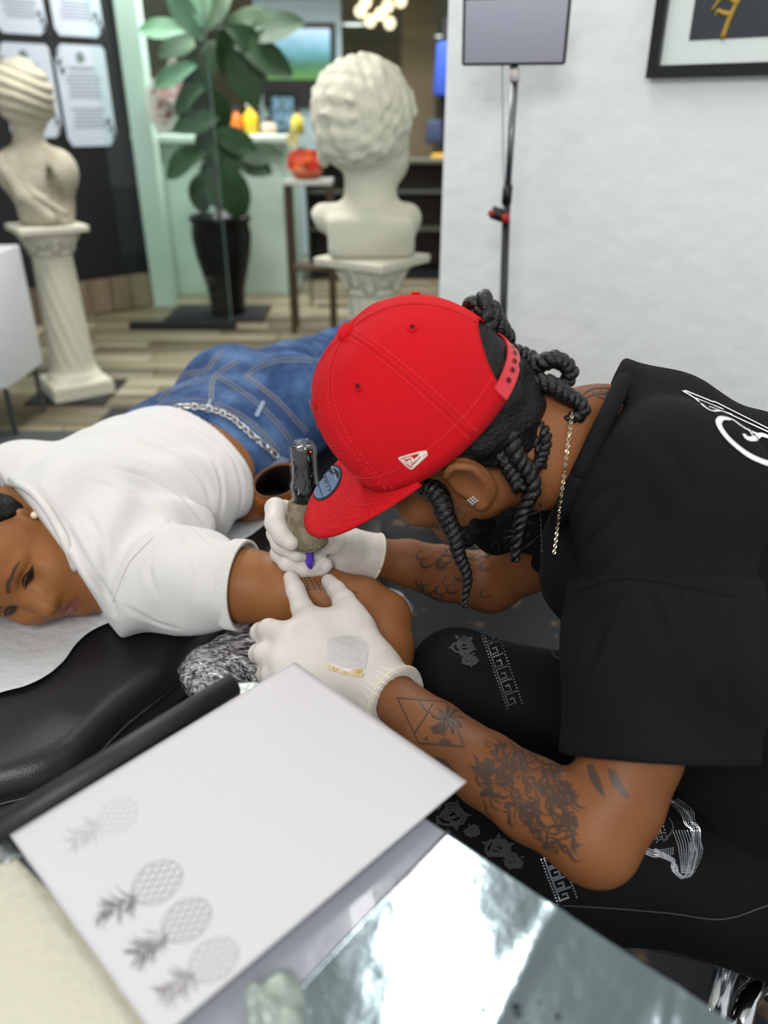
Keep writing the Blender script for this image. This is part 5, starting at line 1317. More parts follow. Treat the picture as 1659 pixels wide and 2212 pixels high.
# ---------------------------------------------------------------- twisted locks
M_LOCK = mat('black_twist_hair', '#060505', .32, bump=(320, .002, 4), spec=.5)
def lock(pts, r, turns, taper=.5):
    p = spline([P(*q) for q in pts], 10); L = np.concatenate([[0], np.cumsum(np.linalg.norm(np.diff(p, axis=0), axis=1))])
    nn = int(max(24, turns*14)); u = np.linspace(0, L[-1], nn); p = np.stack([np.interp(u, L, p[:, i]) for i in range(3)], 1); t, N, B = frames(p); mb = MB()
    for k in range(2):
        a = 2*math.pi*turns*u/L[-1]+k*math.pi; rr_ = r*(1-taper*(u/L[-1])**1.5)*(1+.12*np.sin(a*.7+k))
        q = p+(rr_*.62)[:, None]*(np.cos(a)[:, None]*N+np.sin(a)[:, None]*B); mb.tube(q, rr_*.72, 9)
    return mb.build('twist_lock', M_LOCK, artist, True)
lock([(1022, 690, .80), (1032, 655, .795), (1052, 662, .79), (1075, 700, .80), (1095, 735, .82)], .0105, 3, .2)
lock([(1040, 760, .80), (1052, 700, .79), (1040, 665, .785)], .010, 2.2, .2)
lock([(1105, 760, .82), (1135, 770, .81), (1160, 790, .80), (1195, 775, .795), (1222, 785, .795), (1232, 808, .795), (1212, 832, .80)], .0085, 6, .25)
lock([(1110, 845, .80), (1150, 832, .79), (1190, 835, .785), (1225, 852, .785), (1252, 872, .785), (1258, 893, .785), (1235, 903, .785), (1222, 915, .785), (1217, 945, .785)], .0095, 8, .65)
lock([(1075, 880, .79), (1098, 930, .765), (1112, 975, .76), (1135, 1015, .765), (1150, 1055, .77), (1135, 1095, .775), (1118, 1150, .78), (1112, 1212, .785)], .0092, 10, .6)
lock([(905, 1035, .80), (935, 1060, .79), (958, 1095, .785), (975, 1145, .785), (992, 1195, .79), (1008, 1250, .79), (1003, 1312, .79)], .0098, 11, .75)
lock([(1045, 965, .77), (1080, 985, .765), (1112, 990, .765), (1150, 1012, .77), (1172, 985, .775), (1178, 945, .775), (1158, 905, .785), (1130, 880, .79)], .0062, 9, .3)
lock([(1065, 900, .78), (1085, 950, .77), (1100, 1010, .765), (1122, 1060, .765)], .0085, 6, .3)
lock([(1090, 840, .80), (1120, 880, .785), (1140, 930, .78), (1165, 975, .778), (1172, 1010, .778)], .0075, 7, .4)
lock([(1000, 985, .775), (1040, 965, .77), (1080, 930, .775), (1105, 880, .785)], .0085, 6, .2)
lock([(1110, 770, .83), (1128, 810, .82), (1140, 850, .81), (1150, 900, .80)], .009, 5, .3)
fz = MB(); rs = random.Random(9)
for k in range(150):
    x, y = rs.choice([(1090, 900), (1110, 960), (1130, 880), (960, 1100), (1125, 1100), (1070, 940), (1140, 830), (985, 1180), (930, 1050), (1110, 1170)]); x += rs.gauss(0, 16); y += rs.gauss(0, 26)
    d = .772+rs.uniform(-.006, .012); dx, dy = rs.gauss(0, 14), rs.gauss(0, 14)
    fz.tube(spline([P(x, y, d), P(x+dx*.6, y+dy*.5, d-.004), P(x+dx*1.2+rs.gauss(0, 5), y+dy*1.3, d)], 3), .00028, 3)
tag(fz.build('flyaway_hairs', M_LOCK, artist), kind='stuff')
# ear stud and neck chains
h_ = hit(bvh_of(o_ah), 1021, 1077); sc = h_[0] if h_ else K(-.008, .09, -.066)
mb = MB()
for i in range(3):
    for j in range(3):
        c = sc+LW_*.003+FW_*(i-1)*.0032+UW_*(j-1)*.0032; mb.add(*lathe([(0, -.0014), (.0017, 0), (0, .0014)], c, 6))
o = mb.build('ear_stud', mat('diamond_stud', '#eef2f6', .05, .8), artist); tag(o, kind='stuff')
M_GOLD = mat('silver_gold_chain', '#d8cdb0', .22, 1.0)
bvn = bvh_of(o_ab, o_bt, o_col)
def chain(q0, q1, d0, d1, name, label, r=.0014, m=M_GOLD):
    pts = []
    for u in np.linspace(0, 1, 40):
        x, y = q0[0]+(q1[0]-q0[0])*u, q0[1]+(q1[1]-q0[1])*u; d = d0+(d1-d0)*u; h_ = hit(bvn, x, y)
        if h_: d = min(d, (h_[0]-CAMP)@FWD-.004)
        pts.append(d)
    pts = np.convolve(np.pad(pts, 4, mode='edge'), np.ones(9)/9, 'valid'); pts = [P(q0[0]+(q1[0]-q0[0])*u, q0[1]+(q1[1]-q0[1])*u, d-.002) for u, d in zip(np.linspace(0, 1, 40), pts)]
    pts = np.array(pts); L = np.concatenate([[0], np.cumsum(np.linalg.norm(np.diff(pts, axis=0), axis=1))]); n = int(L[-1]/.0031); root = empty(name, pts[-1], label, 'necklace'); mb = MB()
    us = (np.arange(n)+.5)/n*L[-1]; C = np.stack([np.interp(us, L, pts[:, i]) for i in range(3)], 1)
    for i in range(n):
        t = unit(C[min(i+1, n-1)]-C[max(i-1, 0)]); x = unit(np.cross(t, [0, 1, .2])); y = np.cross(t, x); u = x if i % 2 else y; c = C[i]
        mb.tube([c+t*.0019*math.cos(w)+u*r*math.sin(w) for w in np.linspace(0, 6.283, 9)], .00042, 4, False)
    o = mb.build('links', m, root); tag(o, kind='stuff'); return root
chain((1236, 890), (1197, 1196), .80, .80, 'neck_chain', 'thin bright neck chain hanging straight down from the nape of the artist')
chain((1168, 1085), (1170, 1192), .88, .90, 'fine_neck_chain', 'second, finer chain in the shade below the beard', .0009, mat('dark_silver', '#6b655c', .35, 1))
# ---------------------------------------------------------------- gloves
M_GLOVE = mat('white_latex', '#cfc9c3', .5, bump=(90, .0012, 5), var=(16, '#c2bab2', .4, .75), sss=.05)
glL = empty('latex_glove', P(800, 1480, .95), 'pale latex glove on the hand stretching the skin, nearest the paper', 'glove')
s = Sdf(np.minimum(P(560, 1500, .90), P(540, 1230, 1.16))-[.04, .03, .10], np.maximum(P(900, 1450, .90), P(880, 1240, 1.1))+[.04, .05, .10], .0018)
W1, W2, Wc = P(862, 1478, .955), P(822, 1532, .935), P(842, 1505, .945)
fn_ = unit(-ray(720, 1420))
s.chain([P(880, 1526, .925), Wc, P(790, 1462, .975)], [.043, .040, .035], .02, flat=(fn_, .9))
s.chain([P(800, 1440, .985), P(672, 1358, 1.02)], [.028, .020], .025); s.chain([P(800, 1462, .975), P(632, 1382, 1.005)], [.030, .0205], .025)
s.chain([P(800, 1475, .965), P(618, 1428, .99)], [.028, .020], .025); s.chain([P(805, 1492, .955), P(628, 1470, .975)], [.026, .018], .025)
s.chain([P(672, 1358, 1.02), P(652, 1312, 1.045), P(638, 1275, 1.068), P(628, 1248, 1.083)], [.019, .0150, .0128, .0100], .012)        # index
s.chain([P(632, 1380, 1.005), P(580, 1362, 1.035), P(562, 1366, 1.055), P(585, 1368, 1.09)], [.0195, .0155, .0140, .012], .010)           # middle
s.chain([P(618, 1428, .99), P(572, 1412, 1.015), P(558, 1412, 1.035), P(585, 1412, 1.07)], [.0185, .0150, .0135, .0115], .009)
s.chain([P(628, 1470, .975), P(588, 1458, .995), P(576, 1456, 1.015), P(600, 1450, 1.05)], [.017, .0135, .0125, .0105], .009)
s.chain([P(815, 1445, .985), P(778, 1362, 1.015), P(742, 1298, 1.055), P(726, 1275, 1.075), P(710, 1256, 1.092)], [.026, .022, .0165, .0135, .0105], .018)   # thumb
s.chain([P(742, 1345, 1.02), P(690, 1352, 1.02)], [.016, .016], .03)
cd = unit(LWR-LEL); s.cut(P(858, 1516, .935), -cd, .002)
s.disp(lambda x, y, z: .0009*sn(x, y, z, 90, 3, 5)+.0009*np.sin(300*((x-Wc[0])*.5-(y-Wc[1])*.3+(z-Wc[2])*.8))*np.exp(-((x-Wc[0])**2+(y-Wc[1])**2+(z-Wc[2])**2)/.0012))
o_gl = s.build('glove_skin', M_GLOVE, glL)
bvg = bvh_of(o_gl)
def cuff_ring(bv, c, ax_, name, m, parent, r):
    ax_ = unit(ax_); u = unit(np.cross(ax_, [0, 0, 1])); v = np.cross(ax_, u); pts = []
    for w in np.linspace(0, 2*math.pi, 49):
        d = u*math.cos(w)+v*math.sin(w); h_ = bv.ray_cast(Vector(c), Vector(d))
        if h_[0] is not None: pts.append(np.array(h_[0])-d*r*.3)
    if len(pts) > 6: MB().tube(pts, r, 8).build(name, m, parent, True)
cuff_ring(bvg, P(856, 1514, .936)+cd*.003, cd, 'rolled_cuff', mat('latex_rim', '#d9d4bd', .45), glL, .0026)
ik = Ink(bvg, .0007)
for k in range(7): ik.stroke([(868-10*k, 1458+13*k), (845-10*k, 1450+11*k), (815-8*k, 1440+11*k-6*(k % 3))], .0016, 5, True, 4)
ik.build('cuff_wrinkles', mat('latex_fold', '#e2ddd6', .45), glL)
Ink(bvg, .0009).fill([(708, 1380), (740, 1374), (778, 1378), (795, 1400), (790, 1440), (785, 1460), (750, 1452), (712, 1438), (706, 1405)], 6, 2).build('film_patch', mat('clear_film_patch', '#c2bdbc', .15, bump=(110, .003, 5), coat=.5), glL)
Ink(bvg, .0013).fill([(708, 1433), (730, 1445), (752, 1452), (768, 1446), (786, 1446), (783, 1464), (765, 1460), (745, 1457), (722, 1450), (708, 1443)], 5).build('adhesive_strip', mat('amber_adhesive', '#b89a5e', .5, var=(120, '#d0bf94', .4, .6)), glL)
ik = Ink(bvg, .0008); ik.stroke([(712, 1305), (706, 1290), (702, 1282)], .003, 4, True); ik.build('ink_smudges', mat('ink_smudge', '#b3a8a8', .6), glL)
glR = empty('latex_glove', P(770, 1220, 1.14), 'pale latex glove gripping the tattoo machine, half under the brim', 'glove')
s = Sdf(P(690, 1160, 1.13)-[.14, .10, .10], P(690, 1160, 1.13)+[.13, .10, .10], .0018)
s.chain([P(828, 1206, 1.152), P(800, 1202, 1.152), P(745, 1192, 1.145)], [.036, .033, .033], .02)
s.chain([P(745, 1190, 1.145), P(670, 1130, 1.145), P(615, 1110, 1.125)], [.032, .026, .018], .02); s.chain([P(745, 1200, 1.15), P(650, 1180, 1.15)], [.030, .018], .015)
s.chain([P(612, 1105, 1.122), P(595, 1098, 1.10), P(594, 1130, 1.07), P(610, 1158, 1.057), P(628, 1172, 1.052)], [.0160, .0150, .0142, .0130, .0115], .008)
s.chain([P(612, 1150, 1.125), P(598, 1152, 1.10), P(606, 1176, 1.078), P(640, 1194, 1.084), P(684, 1197, 1.100)], [.0155, .0145, .0135, .0125, .0108], .003)
s.chain([P(622, 1185, 1.13), P(604, 1196, 1.11), P(620, 1215, 1.092), P(655, 1230, 1.098), P(696, 1231, 1.106)], [.0145, .0135, .0125, .0118, .0102], .003)
s.chain([P(660, 1205, 1.135), P(690, 1220, 1.11), P(704, 1221, 1.10)], [.014, .0115, .010], .006)
s.chain([P(752, 1178, 1.125), P(722, 1170, 1.10), P(706, 1160, 1.085), P(698, 1152, 1.075)], [.022, .016, .012, .010], .015)
s.cut(P(815, 1204, 1.15), unit(REL-RWR), .002)
o_gr = s.build('glove_skin', M_GLOVE, glR)
bvg2 = bvh_of(o_gr); cuff_ring(bvg2, P(812, 1204, 1.15), unit(REL-RWR), 'rolled_cuff', mat('latex_rim', '#d9d4bd', .45), glR, .0022)
ik = Ink(bvg2, .0007); ik.fill([(668, 1222), (690, 1222), (698, 1230), (680, 1238), (664, 1234)], 4); ik.build('ink_smudges', mat('ink_smudge_grey', '#b9b2b0', .6, var=(400, '#8a8488', .55, .65)), glR)
# ---------------------------------------------------------------- tattoo machine
tip, topm = P(671, 1243, 1.097), P(653, 958, 1.024); ax = unit(topm-tip); LM_ = np.linalg.norm(topm-tip)
tm = empty('tattoo_machine', tip, 'pen tattoo machine wrapped in film with camouflage grip and purple cartridge', 'tattoo machine')
xa = unit(np.cross(ax, FWD)); ya = np.cross(ax, xa)
def spin(prof, name, m, n=32, fnr=None, smooth=True):
    V = []; F = []
    for (h_, r_) in prof:
        for j in range(n):
            t = 2*math.pi*j/n; rr_ = r_*(1+(fnr(h_, t) if fnr else 0)); V.append(tip+ax*h_*LM_+xa*rr_*math.cos(t)+ya*rr_*math.sin(t))
    for i in range(len(prof)-1):
        for j in range(n): F.append([i*n+j, i*n+(j+1) % n, (i+1)*n+(j+1) % n, (i+1)*n+j])
    F += [list(range(n))[::-1], list(range((len(prof)-1)*n, len(prof)*n))]
    return mk(name, V, F, m, tm, smooth)
spin([(0, .0004), (.045, .0012)], 'needle', mat('needle_black', '#0c0c10', .3, .6))
spin([(.03, .002), (.06, .0042), (.11, .0068), (.12, .0072), (.20, .0072), (.235, .0085)], 'cartridge', mat('purple_plastic', '#4e2aa6', .2, coat=.5), 24)
spin([(.215, .010), (.22, .016), (.245, .019)], 'grip_nose', M_BLKPL)
m = mat('camo_wrap', '#7a735f', .85, bump=(300, .0015, 3)); nt = m.node_tree; bs = nt.nodes['Principled BSDF']; tc = nt.nodes.new('ShaderNodeTexCoord')
v1 = nt.nodes.new('ShaderNodeTexNoise'); v1.inputs['Scale'].default_value = 48; v1.inputs['Detail'].default_value = 3; r = nt.nodes.new('ShaderNodeValToRGB'); r.color_ramp.interpolation = 'CONSTANT'; e = r.color_ramp.elements
e[0].position = 0; e[0].color = lin('#4f6238'); e[1].position = .33; e[1].color = lin('#6f6650'); x_ = e.new(.5); x_.color = lin('#857a63'); x_ = e.new(.66); x_.color = lin('#cdb083'); x_ = e.new(.72); x_.color = lin('#6b604c')
nt.links.new(tc.outputs['Object'], v1.inputs['Vector']); nt.links.new(v1.outputs['Fac'], r.inputs[0]); nt.links.new(r.outputs[0], bs.inputs['Base Color'])
gp = [(.225, .014), (.235, .0225), (.27, .0275), (.33, .0285), (.40, .0272), (.46, .0262), (.53, .0258), (.575, .0248), (.585, .018)]
pr = []
for i in range(len(gp)-1):
    for k in range(5): t = k/5; pr.append((gp[i][0]*(1-t)+gp[i+1][0]*t, (gp[i][1]*(1-t)+gp[i+1][1]*t)*(1+.012*(k % 2))))
spin(pr+[gp[-1]], 'grip_wrap', m, 40, lambda h_, t: .02*math.sin(5*t+22*h_))
spin([(.57, .0165), (.60, .0175), (.66, .0185), (.70, .0195), (.74, .0165), (.80, .0160), (.97, .0160), (.985, .0145)], 'motor_housing', mat('black_anodised', '#08080a', .15, .5, coat=.6))
m = bpy.data.materials.new('clear_wrap_film'); m.use_nodes = True; nt = m.node_tree; nt.nodes.remove(nt.nodes['Principled BSDF'])
tr = nt.nodes.new('ShaderNodeBsdfTransparent'); gl = nt.nodes.new('ShaderNodeBsdfGlossy'); gl.inputs['Roughness'].default_value = .12; df = nt.nodes.new('ShaderNodeBsdfDiffuse'); df.inputs[0].default_value = (.75, .76, .78, 1)
mx = nt.nodes.new('ShaderNodeMixShader'); mx2 = nt.nodes.new('ShaderNodeMixShader'); tc = nt.nodes.new('ShaderNodeTexCoord'); nz = nt.nodes.new('ShaderNodeTexNoise'); nz.inputs['Scale'].default_value = 160; nz.inputs['Detail'].default_value = 5
mp = nt.nodes.new('ShaderNodeMapping'); mp.inputs['Scale'].default_value = (1, 1, .35); rp = nt.nodes.new('ShaderNodeValToRGB'); rp.color_ramp.elements[0].position = .64; rp.color_ramp.elements[1].position = .76; rp.color_ramp.elements[1].color = (.7, .7, .7, 1)
bp = nt.nodes.new('ShaderNodeBump'); bp.inputs['Distance'].default_value = .003
nt.links.new(tc.outputs['Object'], mp.inputs[0]); nt.links.new(mp.outputs[0], nz.inputs['Vector']); nt.links.new(nz.outputs['Fac'], rp.inputs[0]); nt.links.new(nz.outputs['Fac'], bp.inputs['Height']); nt.links.new(bp.outputs[0], gl.inputs['Normal'])
mx.inputs[0].default_value = .07; nt.links.new(tr.outputs[0], mx.inputs[1]); nt.links.new(gl.outputs[0], mx.inputs[2]); nt.links.new(rp.outputs[0], mx2.inputs[0]); nt.links.new(mx.outputs[0], mx2.inputs[1]); nt.links.new(df.outputs[0], mx2.inputs[2]); nt.links.new(mx2.outputs[0], nt.nodes['Material Output'].inputs[0])
M_CLEAR = m
spin([(.585, .0195), (.66, .0205), (.71, .0212), (.75, .0186), (.85, .0184), (.97, .0186), (1.0, .0165), (1.02, .012), (1.03, .008)], 'film_wrap', M_CLEAR, 40, lambda h_, t: .03*math.sin(7*t+31*h_)+.03*math.sin(13*t-50*h_))
MB().lathe([(0, -.0014), (.0014, 0), (0, .0014)], P(671, 976, 1.012), 8).build('indicator_light', mat('red_led', '#ff3020', .3, emit=2), tm)
# ---------------------------------------------------------------- ink on skin
M_TAT = mat('tattoo_ink', '#44332a', .5); bva = bvh_of(o_ab); ik = Ink(bva, .0004); q = .0019
for pts in [[(858, 1507), (963, 1516), (1004, 1613), (905, 1605), (858, 1507)], [(902, 1509), (918, 1532), (940, 1548), (956, 1555)], [(934, 1520), (918, 1550), (895, 1584)], [(958, 1590), (962, 1570), (968, 1552)]]: ik.stroke(pts, q, 4)
for a in np.linspace(-3.0, 2.4, 9): ik.stroke([(966, 1552), (966+20*math.cos(a), 1552+18*math.sin(a)), (966+36*math.cos(a+.15), 1556+32*math.sin(a+.15))], .0058, 4, True)
ik.fill([(948, 1602), (960, 1594), (974, 1600), (978, 1609), (952, 1608)], 5); ik.fill([(928, 1572), (950, 1562), (966, 1570), (958, 1586), (936, 1584)], 5); ik.fill([(914, 1598), (922, 1590), (926, 1600)], 4)
reg = np.array([(1052, 1592), (1110, 1612), (1190, 1640), (1226, 1655), (1238, 1720), (1252, 1800), (1240, 1850), (1190, 1838), (1120, 1790), (1060, 1738), (1030, 1690)])
def inside(x, y, B=reg):
    c = False
    for i in range(len(B)):
        a, b = B[i], B[(i+1) % len(B)]
        if (a[1] > y) != (b[1] > y) and x < (b[0]-a[0])*(y-a[1])/(b[1]-a[1])+a[0]: c = not c
    return c
rs = random.Random(12); n = 0
while n < 150:
    x, y = rs.uniform(1025, 1255), rs.uniform(1590, 1852)
    if not inside(x, y): continue
    n += 1; a0 = .68+rs.gauss(0, .5); sz = rs.uniform(7, 17); kind = rs.random()
    if kind < .35:
        t = np.linspace(0, rs.uniform(4, 8.5), 16); r_ = sz*(1-t/11); ik.stroke(np.stack([x+r_*np.cos(t+a0), y+r_*.8*np.sin(t+a0)], 1), .0017, 4)
    elif kind < .8:
        t = np.linspace(-1, 1, 8); L = sz*2.1; ik.stroke(np.stack([x+L*t*math.cos(a0)-8*np.sin(3*t)*math.sin(a0), y+L*t*math.sin(a0)+8*np.sin(3*t)*math.cos(a0)], 1), rs.uniform(.0016, .0042), 4, True)
    else:
        ik.fill([(x+sz*.7*math.cos(t+a0)*(1+.3*math.cos(3*t)), y+sz*.42*math.sin(t+a0)) for t in np.linspace(0, 6.2, 9)], 5)
for k in range(7):
    sx, sy = 1020+rs.uniform(0, 60), 1660+k*16; ik.stroke([(sx+30, sy+12), (sx+12, sy), (sx+8, sy-22), (sx-2, sy-34)], .003, 4, True, 3)
ik.fill([(1268, 1652), (1282, 1654), (1296, 1685), (1307, 1722), (1288, 1705), (1274, 1680)], 5, 2); ik.fill([(1312, 1660), (1328, 1666), (1345, 1695), (1358, 1726), (1334, 1708), (1320, 1688)], 5, 2)
ik.fill([(938, 1633), (962, 1640), (985, 1668), (972, 1662), (952, 1648)], 5)
for k in range(26):
    x, y = rs.uniform(850, 1050), rs.uniform(1190, 1290); t = np.linspace(0, rs.uniform(2, 6), 9); ik.stroke(np.stack([x+16*np.cos(t)*(1-t/9), y+10*np.sin(t)], 1), rs.uniform(.002, .006), 5, True)
ik.build('tattoos', M_TAT, artist)
ik = Ink(bvh_of(o_ab, o_ah), .0005)
for pts in [[(1252, 858), (1275, 842), (1300, 838), (1325, 842), (1342, 852)], [(1262, 862), (1290, 850), (1318, 856), (1340, 862)], [(1278, 842), (1290, 856), (1310, 862)], [(1300, 838), (1296, 850), (1318, 846), (1336, 840)]]: ik.stroke(pts, .0042, 4, True, 4)
ik.build('neck_tattoo', M_TAT, artist)
# fresh line work on the client's arm
M_INKB = mat('fresh_black_ink', '#241a18', .4); ik = Ink(bvh_of(o_body), .0005)
for k in range(6):
    ik.stroke([(642+12*k, 1240+3*k), (652+12*k, 1256+3*k), (655+13*k, 1272+2*k)], .0011, 3, smooth=3); ik.stroke([(640, 1241+6*k), (665, 1243+6*k), (690, 1248+5*k), (716, 1256+4*k)], .0010, 3, smooth=3)
for k in range(9): ik.stroke([(640, 1238+3*k), (622-2*(k % 3), 1226+4*k), (606+3*(k % 4), 1222+4*k)], .0010, 3, True)
for (x, y) in [(590, 1210), (600, 1216), (608, 1228), (584, 1206)]: ik.stroke([(x, y), (x+5, y+2)], .0012, 2)
ik.stroke([(742, 1272), (772, 1281)], .0013, 3)
ik.build('fresh_line_work', M_INKB, client)
# ---------------------------------------------------------------- stool
sx, sy = .56, .77
st = empty('rolling_stool', (sx, sy, .008), 'low black leather rolling stool under the artist', 'stool')
MB().lathe([(0, .345), (.19, .345), (.205, .36), (.205, .385), (.19, .40), (0, .40)], (sx, sy, 0), 40).build('seat', mat('black_leather', '#131314', .35, bump=(120, .001, 3)), st, True)
MB().lathe([(.2065, .370), (.2085, .372), (.2065, .374)], (sx, sy, 0), 40).build('seat_piping', mat('stool_stitching', '#8f8f90', .5), st, True)
MB().tube([P(1655, 2110, .93), P(1612, 2160, .90), P(1590, 2260, .87)], [.010, .013, .013], 14).build('lever', M_CHROME, st, True)
MB().tube([(sx, sy, .09), (sx, sy, .345)], .025, 16).build('gas_column', M_CHROME, st, True)
for k in range(5):
    a = k*1.2566+.35; e_ = np.array([sx+.25*math.cos(a), sy+.25*math.sin(a), .075])
    MB().tube([(sx, sy, .10), e_], [.022, .014], 10).build('spoke', M_CHROME, st, True)
    w_ = MB(); d_ = np.array([-math.sin(a), math.cos(a), 0])*.012; w_.tube([e_-d_-[0, 0, .037], e_+d_-[0, 0, .037]], .029, 16); w_.build('castor', M_BLKPL, st, True)
# ================================================================== side table in the foreground
SZ = .812
def sq(px, py, z=SZ): return Pz(px, py, z)[:2]
cA, cB = sq(524, 1486), sq(930, 1772)
eL = unit(sq(0, 1822)-cA); eR = unit(sq(1580, 2215)-cB)
top = [cA, cB, cB+eR*.52, cA+eL*.60]
M_TRAY = mat('grey_gloss_tray', '#8f949e', .22, bump=(18, .002, 3), coat=.3)
wt = empty('work_table', (sum(p[0] for p in top)/4, sum(p[1] for p in top)/4, .008), 'film covered work table in the foreground holding the drawing paper', 'table')
MB().prism(top, SZ-.022, SZ).build('table_top', M_TRAY, wt, bevel=.003)
c = np.mean(top, 0)
MB().tube([(c[0], c[1], .03), (c[0], c[1], SZ-.022)], .025, 16).build('post', M_BLKPL, wt, True)
MB().lathe([(.21, 0), (.21, .018), (.04, .03), (0, .03)], (c[0], c[1], .008), 32).build('base', M_BLKPL, wt)
b0, b1 = Pz(503, 1480, SZ+.012), Pz(-60, 1830, SZ+.012)
bar = MB().tube([b0, b1], .0112, 20).build('edge_bar', mat('black_foam_bar', '#1a1c1f', .5), wt, True)
# crinkled film tucked along the bar and under the paper
m = mat('crinkled_clear_film', '#b4bcba', .14, .55, bump=(30, .012, 6), coat=.5, var=(26, '#4b5150', .45, .62)); M_CRF = m
def strip(name, pts0, pts1, nz, amp, m, seed, parent=None, zb=SZ, n=70):
    V = []; F = []; k = nz
    for i in range(n+1):
        t = i/n; a = np.array(pts0[0])*(1-t)+np.array(pts0[1])*t; b = np.array(pts1[0])*(1-t)+np.array(pts1[1])*t
        for j in range(k+1):
            u = j/k; p = Pz(*(a*(1-u)+b*u), zb); z = zb+.002+amp*(1+sn(p[0], p[1], 0, 90, seed, 6))*.5+amp*.6*(1+sn(p[0], p[1], 0, 240, seed+3, 6))*.5
            V.append((p[0], p[1], z))
    for i in range(n):
        for j in range(k): F.append([i*(k+1)+j, i*(k+1)+j+1, (i+1)*(k+1)+j+1, (i+1)*(k+1)+j])
    o = mk(name, V, F, m, parent, True); sd = o.modifiers.new('thick', 'SOLIDIFY'); sd.thickness = .0004; return o
o = strip('cling_film_strip', ((512, 1484), (-60, 1848)), ((640, 1490), (20, 1880)), 14, .006, M_CRF, 2)
tag(o, 'crinkled shiny film strip between the black bar and white paper', 'film')
# cream pad at the lower left
pz = SZ+.0005
cp_ = [sq(-80, 1905), sq(40, 1862), sq(140, 1960), sq(330, 2215), sq(420, 2330), sq(-80, 2420)]
o = MB().prism(cp_, SZ+.0004, SZ+.006).build('paper_towel_pad', mat('cream_paper_towel', '#bcb9a9', .85, bump=(120, .002, 3)), bevel=.002); tag(o, 'cream paper towel pad at the lower left of the work table', 'pad')
# foil sheet
def foil():
    p00, p10, p11, p01 = (966, 1800), (1585, 2216), (1480, 2520), (330, 2470)
    V = []; F = []; n = 90
    for i in range(n+1):
        for j in range(n+1):
            u, v = i/n, j/n; q = (1-u)*(1-v)*np.array(p00)+u*(1-v)*np.array(p10)+u*v*np.array(p11)+(1-u)*v*np.array(p01); p = Pz(q[0], q[1], SZ)
            x, y = p[0], p[1]; d = np.array([.55, .83]); w = x*d[0]+y*d[1]
            z = SZ+.0022+.0006*sn(x, y, 0, 28, 5, 6)+.00045*sn(x, y, 0, 85, 9, 6)+.0009*math.exp(-((x-.13-.7*(y-.36))**2)/.00008)+.0008*math.exp(-((x-.20-.5*(y-.33))**2)/.00006)
            V.append((x, y, z))
    for i in range(n):
        for j in range(n): F.append([i*(n+1)+j, (i+1)*(n+1)+j, (i+1)*(n+1)+j+1, i*(n+1)+j+1])
    o = mk('foil_sheet', V, F, mat('silver_foil', '#9fafb6', .17, 1.0, bump=(50, .0007, 6)), None, True); sd = o.modifiers.new('thick', 'SOLIDIFY'); sd.thickness = .0005; return o
fo = foil(); tag(fo, 'shiny silver foil sheet with ink specks on the work table', 'foil')
bvf = bvh_of(fo); rs = random.Random(2)
for (x, y, r_) in [(1128, 2030, 5), (1042, 2182, 9), (1114, 2176, 10), (1118, 2192, 8), (1204, 2198, 7), (1165, 2165, 4), (1095, 2160, 3)]:
    Ink(bvf, .0008).fill([(x+r_*(1+.3*math.cos(3*t))*math.cos(t), y+r_*.7*math.sin(t)) for t in np.linspace(0, 6.28, 12)[:-1]], 4).build('ink_drop', mat('black_ink_drop', '#17171a', .2), fo)
# crumpled wrap on the table between paper and foil
cw = Pz(600, 2185, SZ+.006)
s = Sdf(cw-.07, cw+.07, .0022); s.ell(cw, (.017, .026, .007), None, 0); s.disp(lambda x, y, z: .004*sn(x, y, z, 210, 2, 6)+.003*sn(x, y, z, 460, 5, 6)); s.cut((0, 0, SZ+.0006), (0, 0, -1))
tag(s.build('crumpled_wrap', mat('crumpled_film_grey', '#8e9a92', .3, .2, bump=(60, .004, 5))), 'small crumpled grey film wad between paper and foil', 'wrap')
# drawing paper, letter size
PZ = SZ+.0125
C4 = [Pz(637, 1431, PZ), Pz(1008, 1690, PZ), Pz(341, 2250, PZ), Pz(22, 1806, PZ)]
V = []; F = []; n = 40
for i in range(n+1):
    for j in range(n+1):
        u, v = i/n, j/n; p = (1-u)*(1-v)*C4[0]+u*(1-v)*C4[1]+u*v*C4[2]+(1-u)*v*C4[3]
        z = .0012*math.sin(2.4*u+1)*math.sin(2.6*v)+.0025*(u-.5)**2
        V.append((p[0], p[1], p[2]+z))
for i in range(n):
    for j in range(n): F.append([i*(n+1)+j, (i+1)*(n+1)+j, (i+1)*(n+1)+j+1, i*(n+1)+j+1])
pp = mk('drawing_paper', V, F, mat('white_copy_paper', '#bfbec1', .7), None, True); sd = pp.modifiers.new('thick', 'SOLIDIFY'); sd.thickness = .0003; sd.offset = -1
tag(pp, 'white letter sheet with pineapple drawings lying over the work table', 'paper')
bvp = bvh_of(pp)
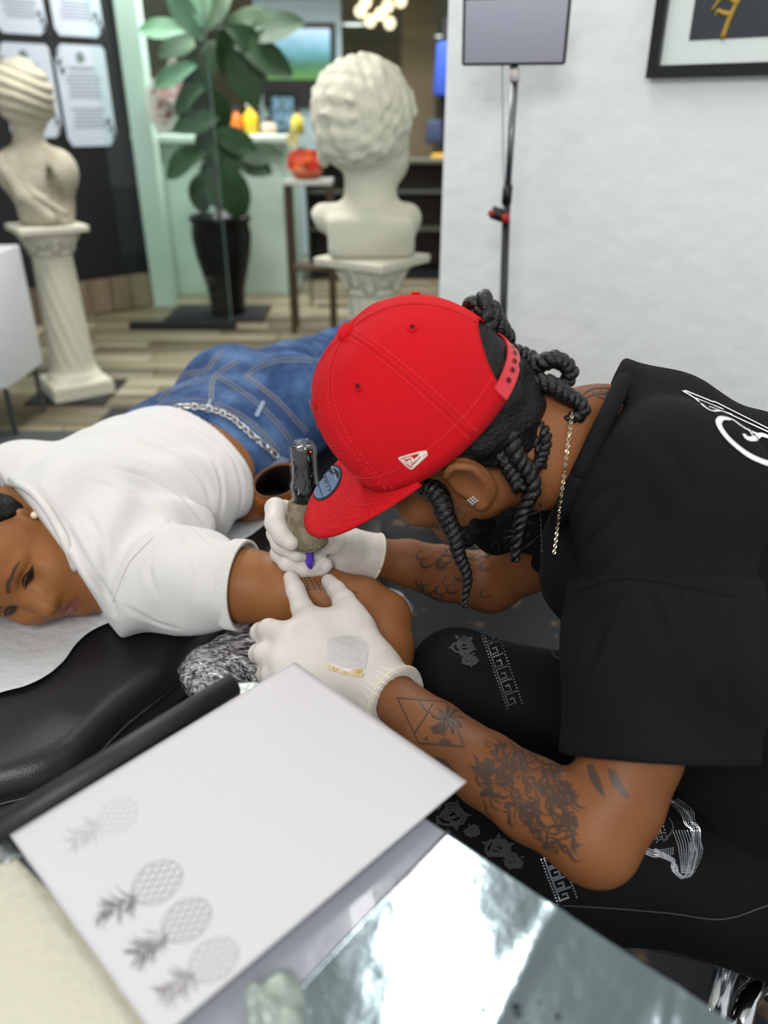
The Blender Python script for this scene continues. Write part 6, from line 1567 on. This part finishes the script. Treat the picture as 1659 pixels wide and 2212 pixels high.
def pineapple(a, b, tip, wd, m, w, seed):
    a, b, tip = map(lambda q: np.array(q, float), (a, b, tip)); c = (a+b)/2; ax_ = (b-a)/2; L = np.linalg.norm(ax_); ax_ = ax_/L; pr_ = np.array([-ax_[1], ax_[0]]); ik = Ink(bvp, .0003); rs = random.Random(seed)
    def q(u, v): return c+ax_*L*u+pr_*wd*v
    t = np.linspace(0, 2*math.pi, 40); ik.stroke([q(math.cos(x), math.sin(x)) for x in t], w, 5)
    for k in np.linspace(-1.35, 1.35, 6):
        for sg in (-1, 1):
            pts = [(u, sg*(k+u*1.0)*.72) for u in np.linspace(-1, 1, 22)]; pts = [p for p in pts if p[0]**2+p[1]**2 < .97]
            if len(pts) > 2: ik.stroke([q(*p) for p in pts], w, 5)
    ax2 = tip-b; L2 = np.linalg.norm(ax2); ax2 /= L2; pr2 = np.array([-ax2[1], ax2[0]])
    for k in range(44):
        s0 = rs.uniform(-.1, .62)*L2; sd_ = rs.choice((-1, 1)); ang = sd_*rs.uniform(.15, 1.05); ln = rs.uniform(.28, .46)*L2*(1-.3*s0/L2); p0 = b+ax2*s0+pr2*rs.uniform(-8, 8)
        d = ax2*math.cos(ang)+pr2*math.sin(ang); d2 = ax2*math.cos(ang*1.5)+pr2*math.sin(ang*1.5)
        ik.stroke([p0, p0+d*ln*.6, p0+d*ln*.6+d2*ln*.4], w*.95, 5, True, 3); ik.stroke([p0+pr2*5, p0+d*ln*.6+pr2*3, p0+d*ln*.6+d2*ln*.4], w*.8, 5, False, 3)
    ik.build('pineapple_drawing', m, pp)
M_PEN = mat('pencil_grey', '#6c696e', .8); M_FAINT = mat('pencil_faint', '#a9a7aa', .8)
pineapple((388, 1872), (290, 1942), (192, 2000), 42, M_PEN, .0007, 1); pineapple((450, 1954), (356, 2024), (262, 2088), 42, M_PEN, .0007, 2)
pineapple((508, 2038), (414, 2112), (324, 2172), 42, mat('pencil_grey_light', '#858286', .8), .0007, 3); pineapple((292, 1738), (216, 1788), (130, 1838), 36, M_FAINT, .0007, 4)
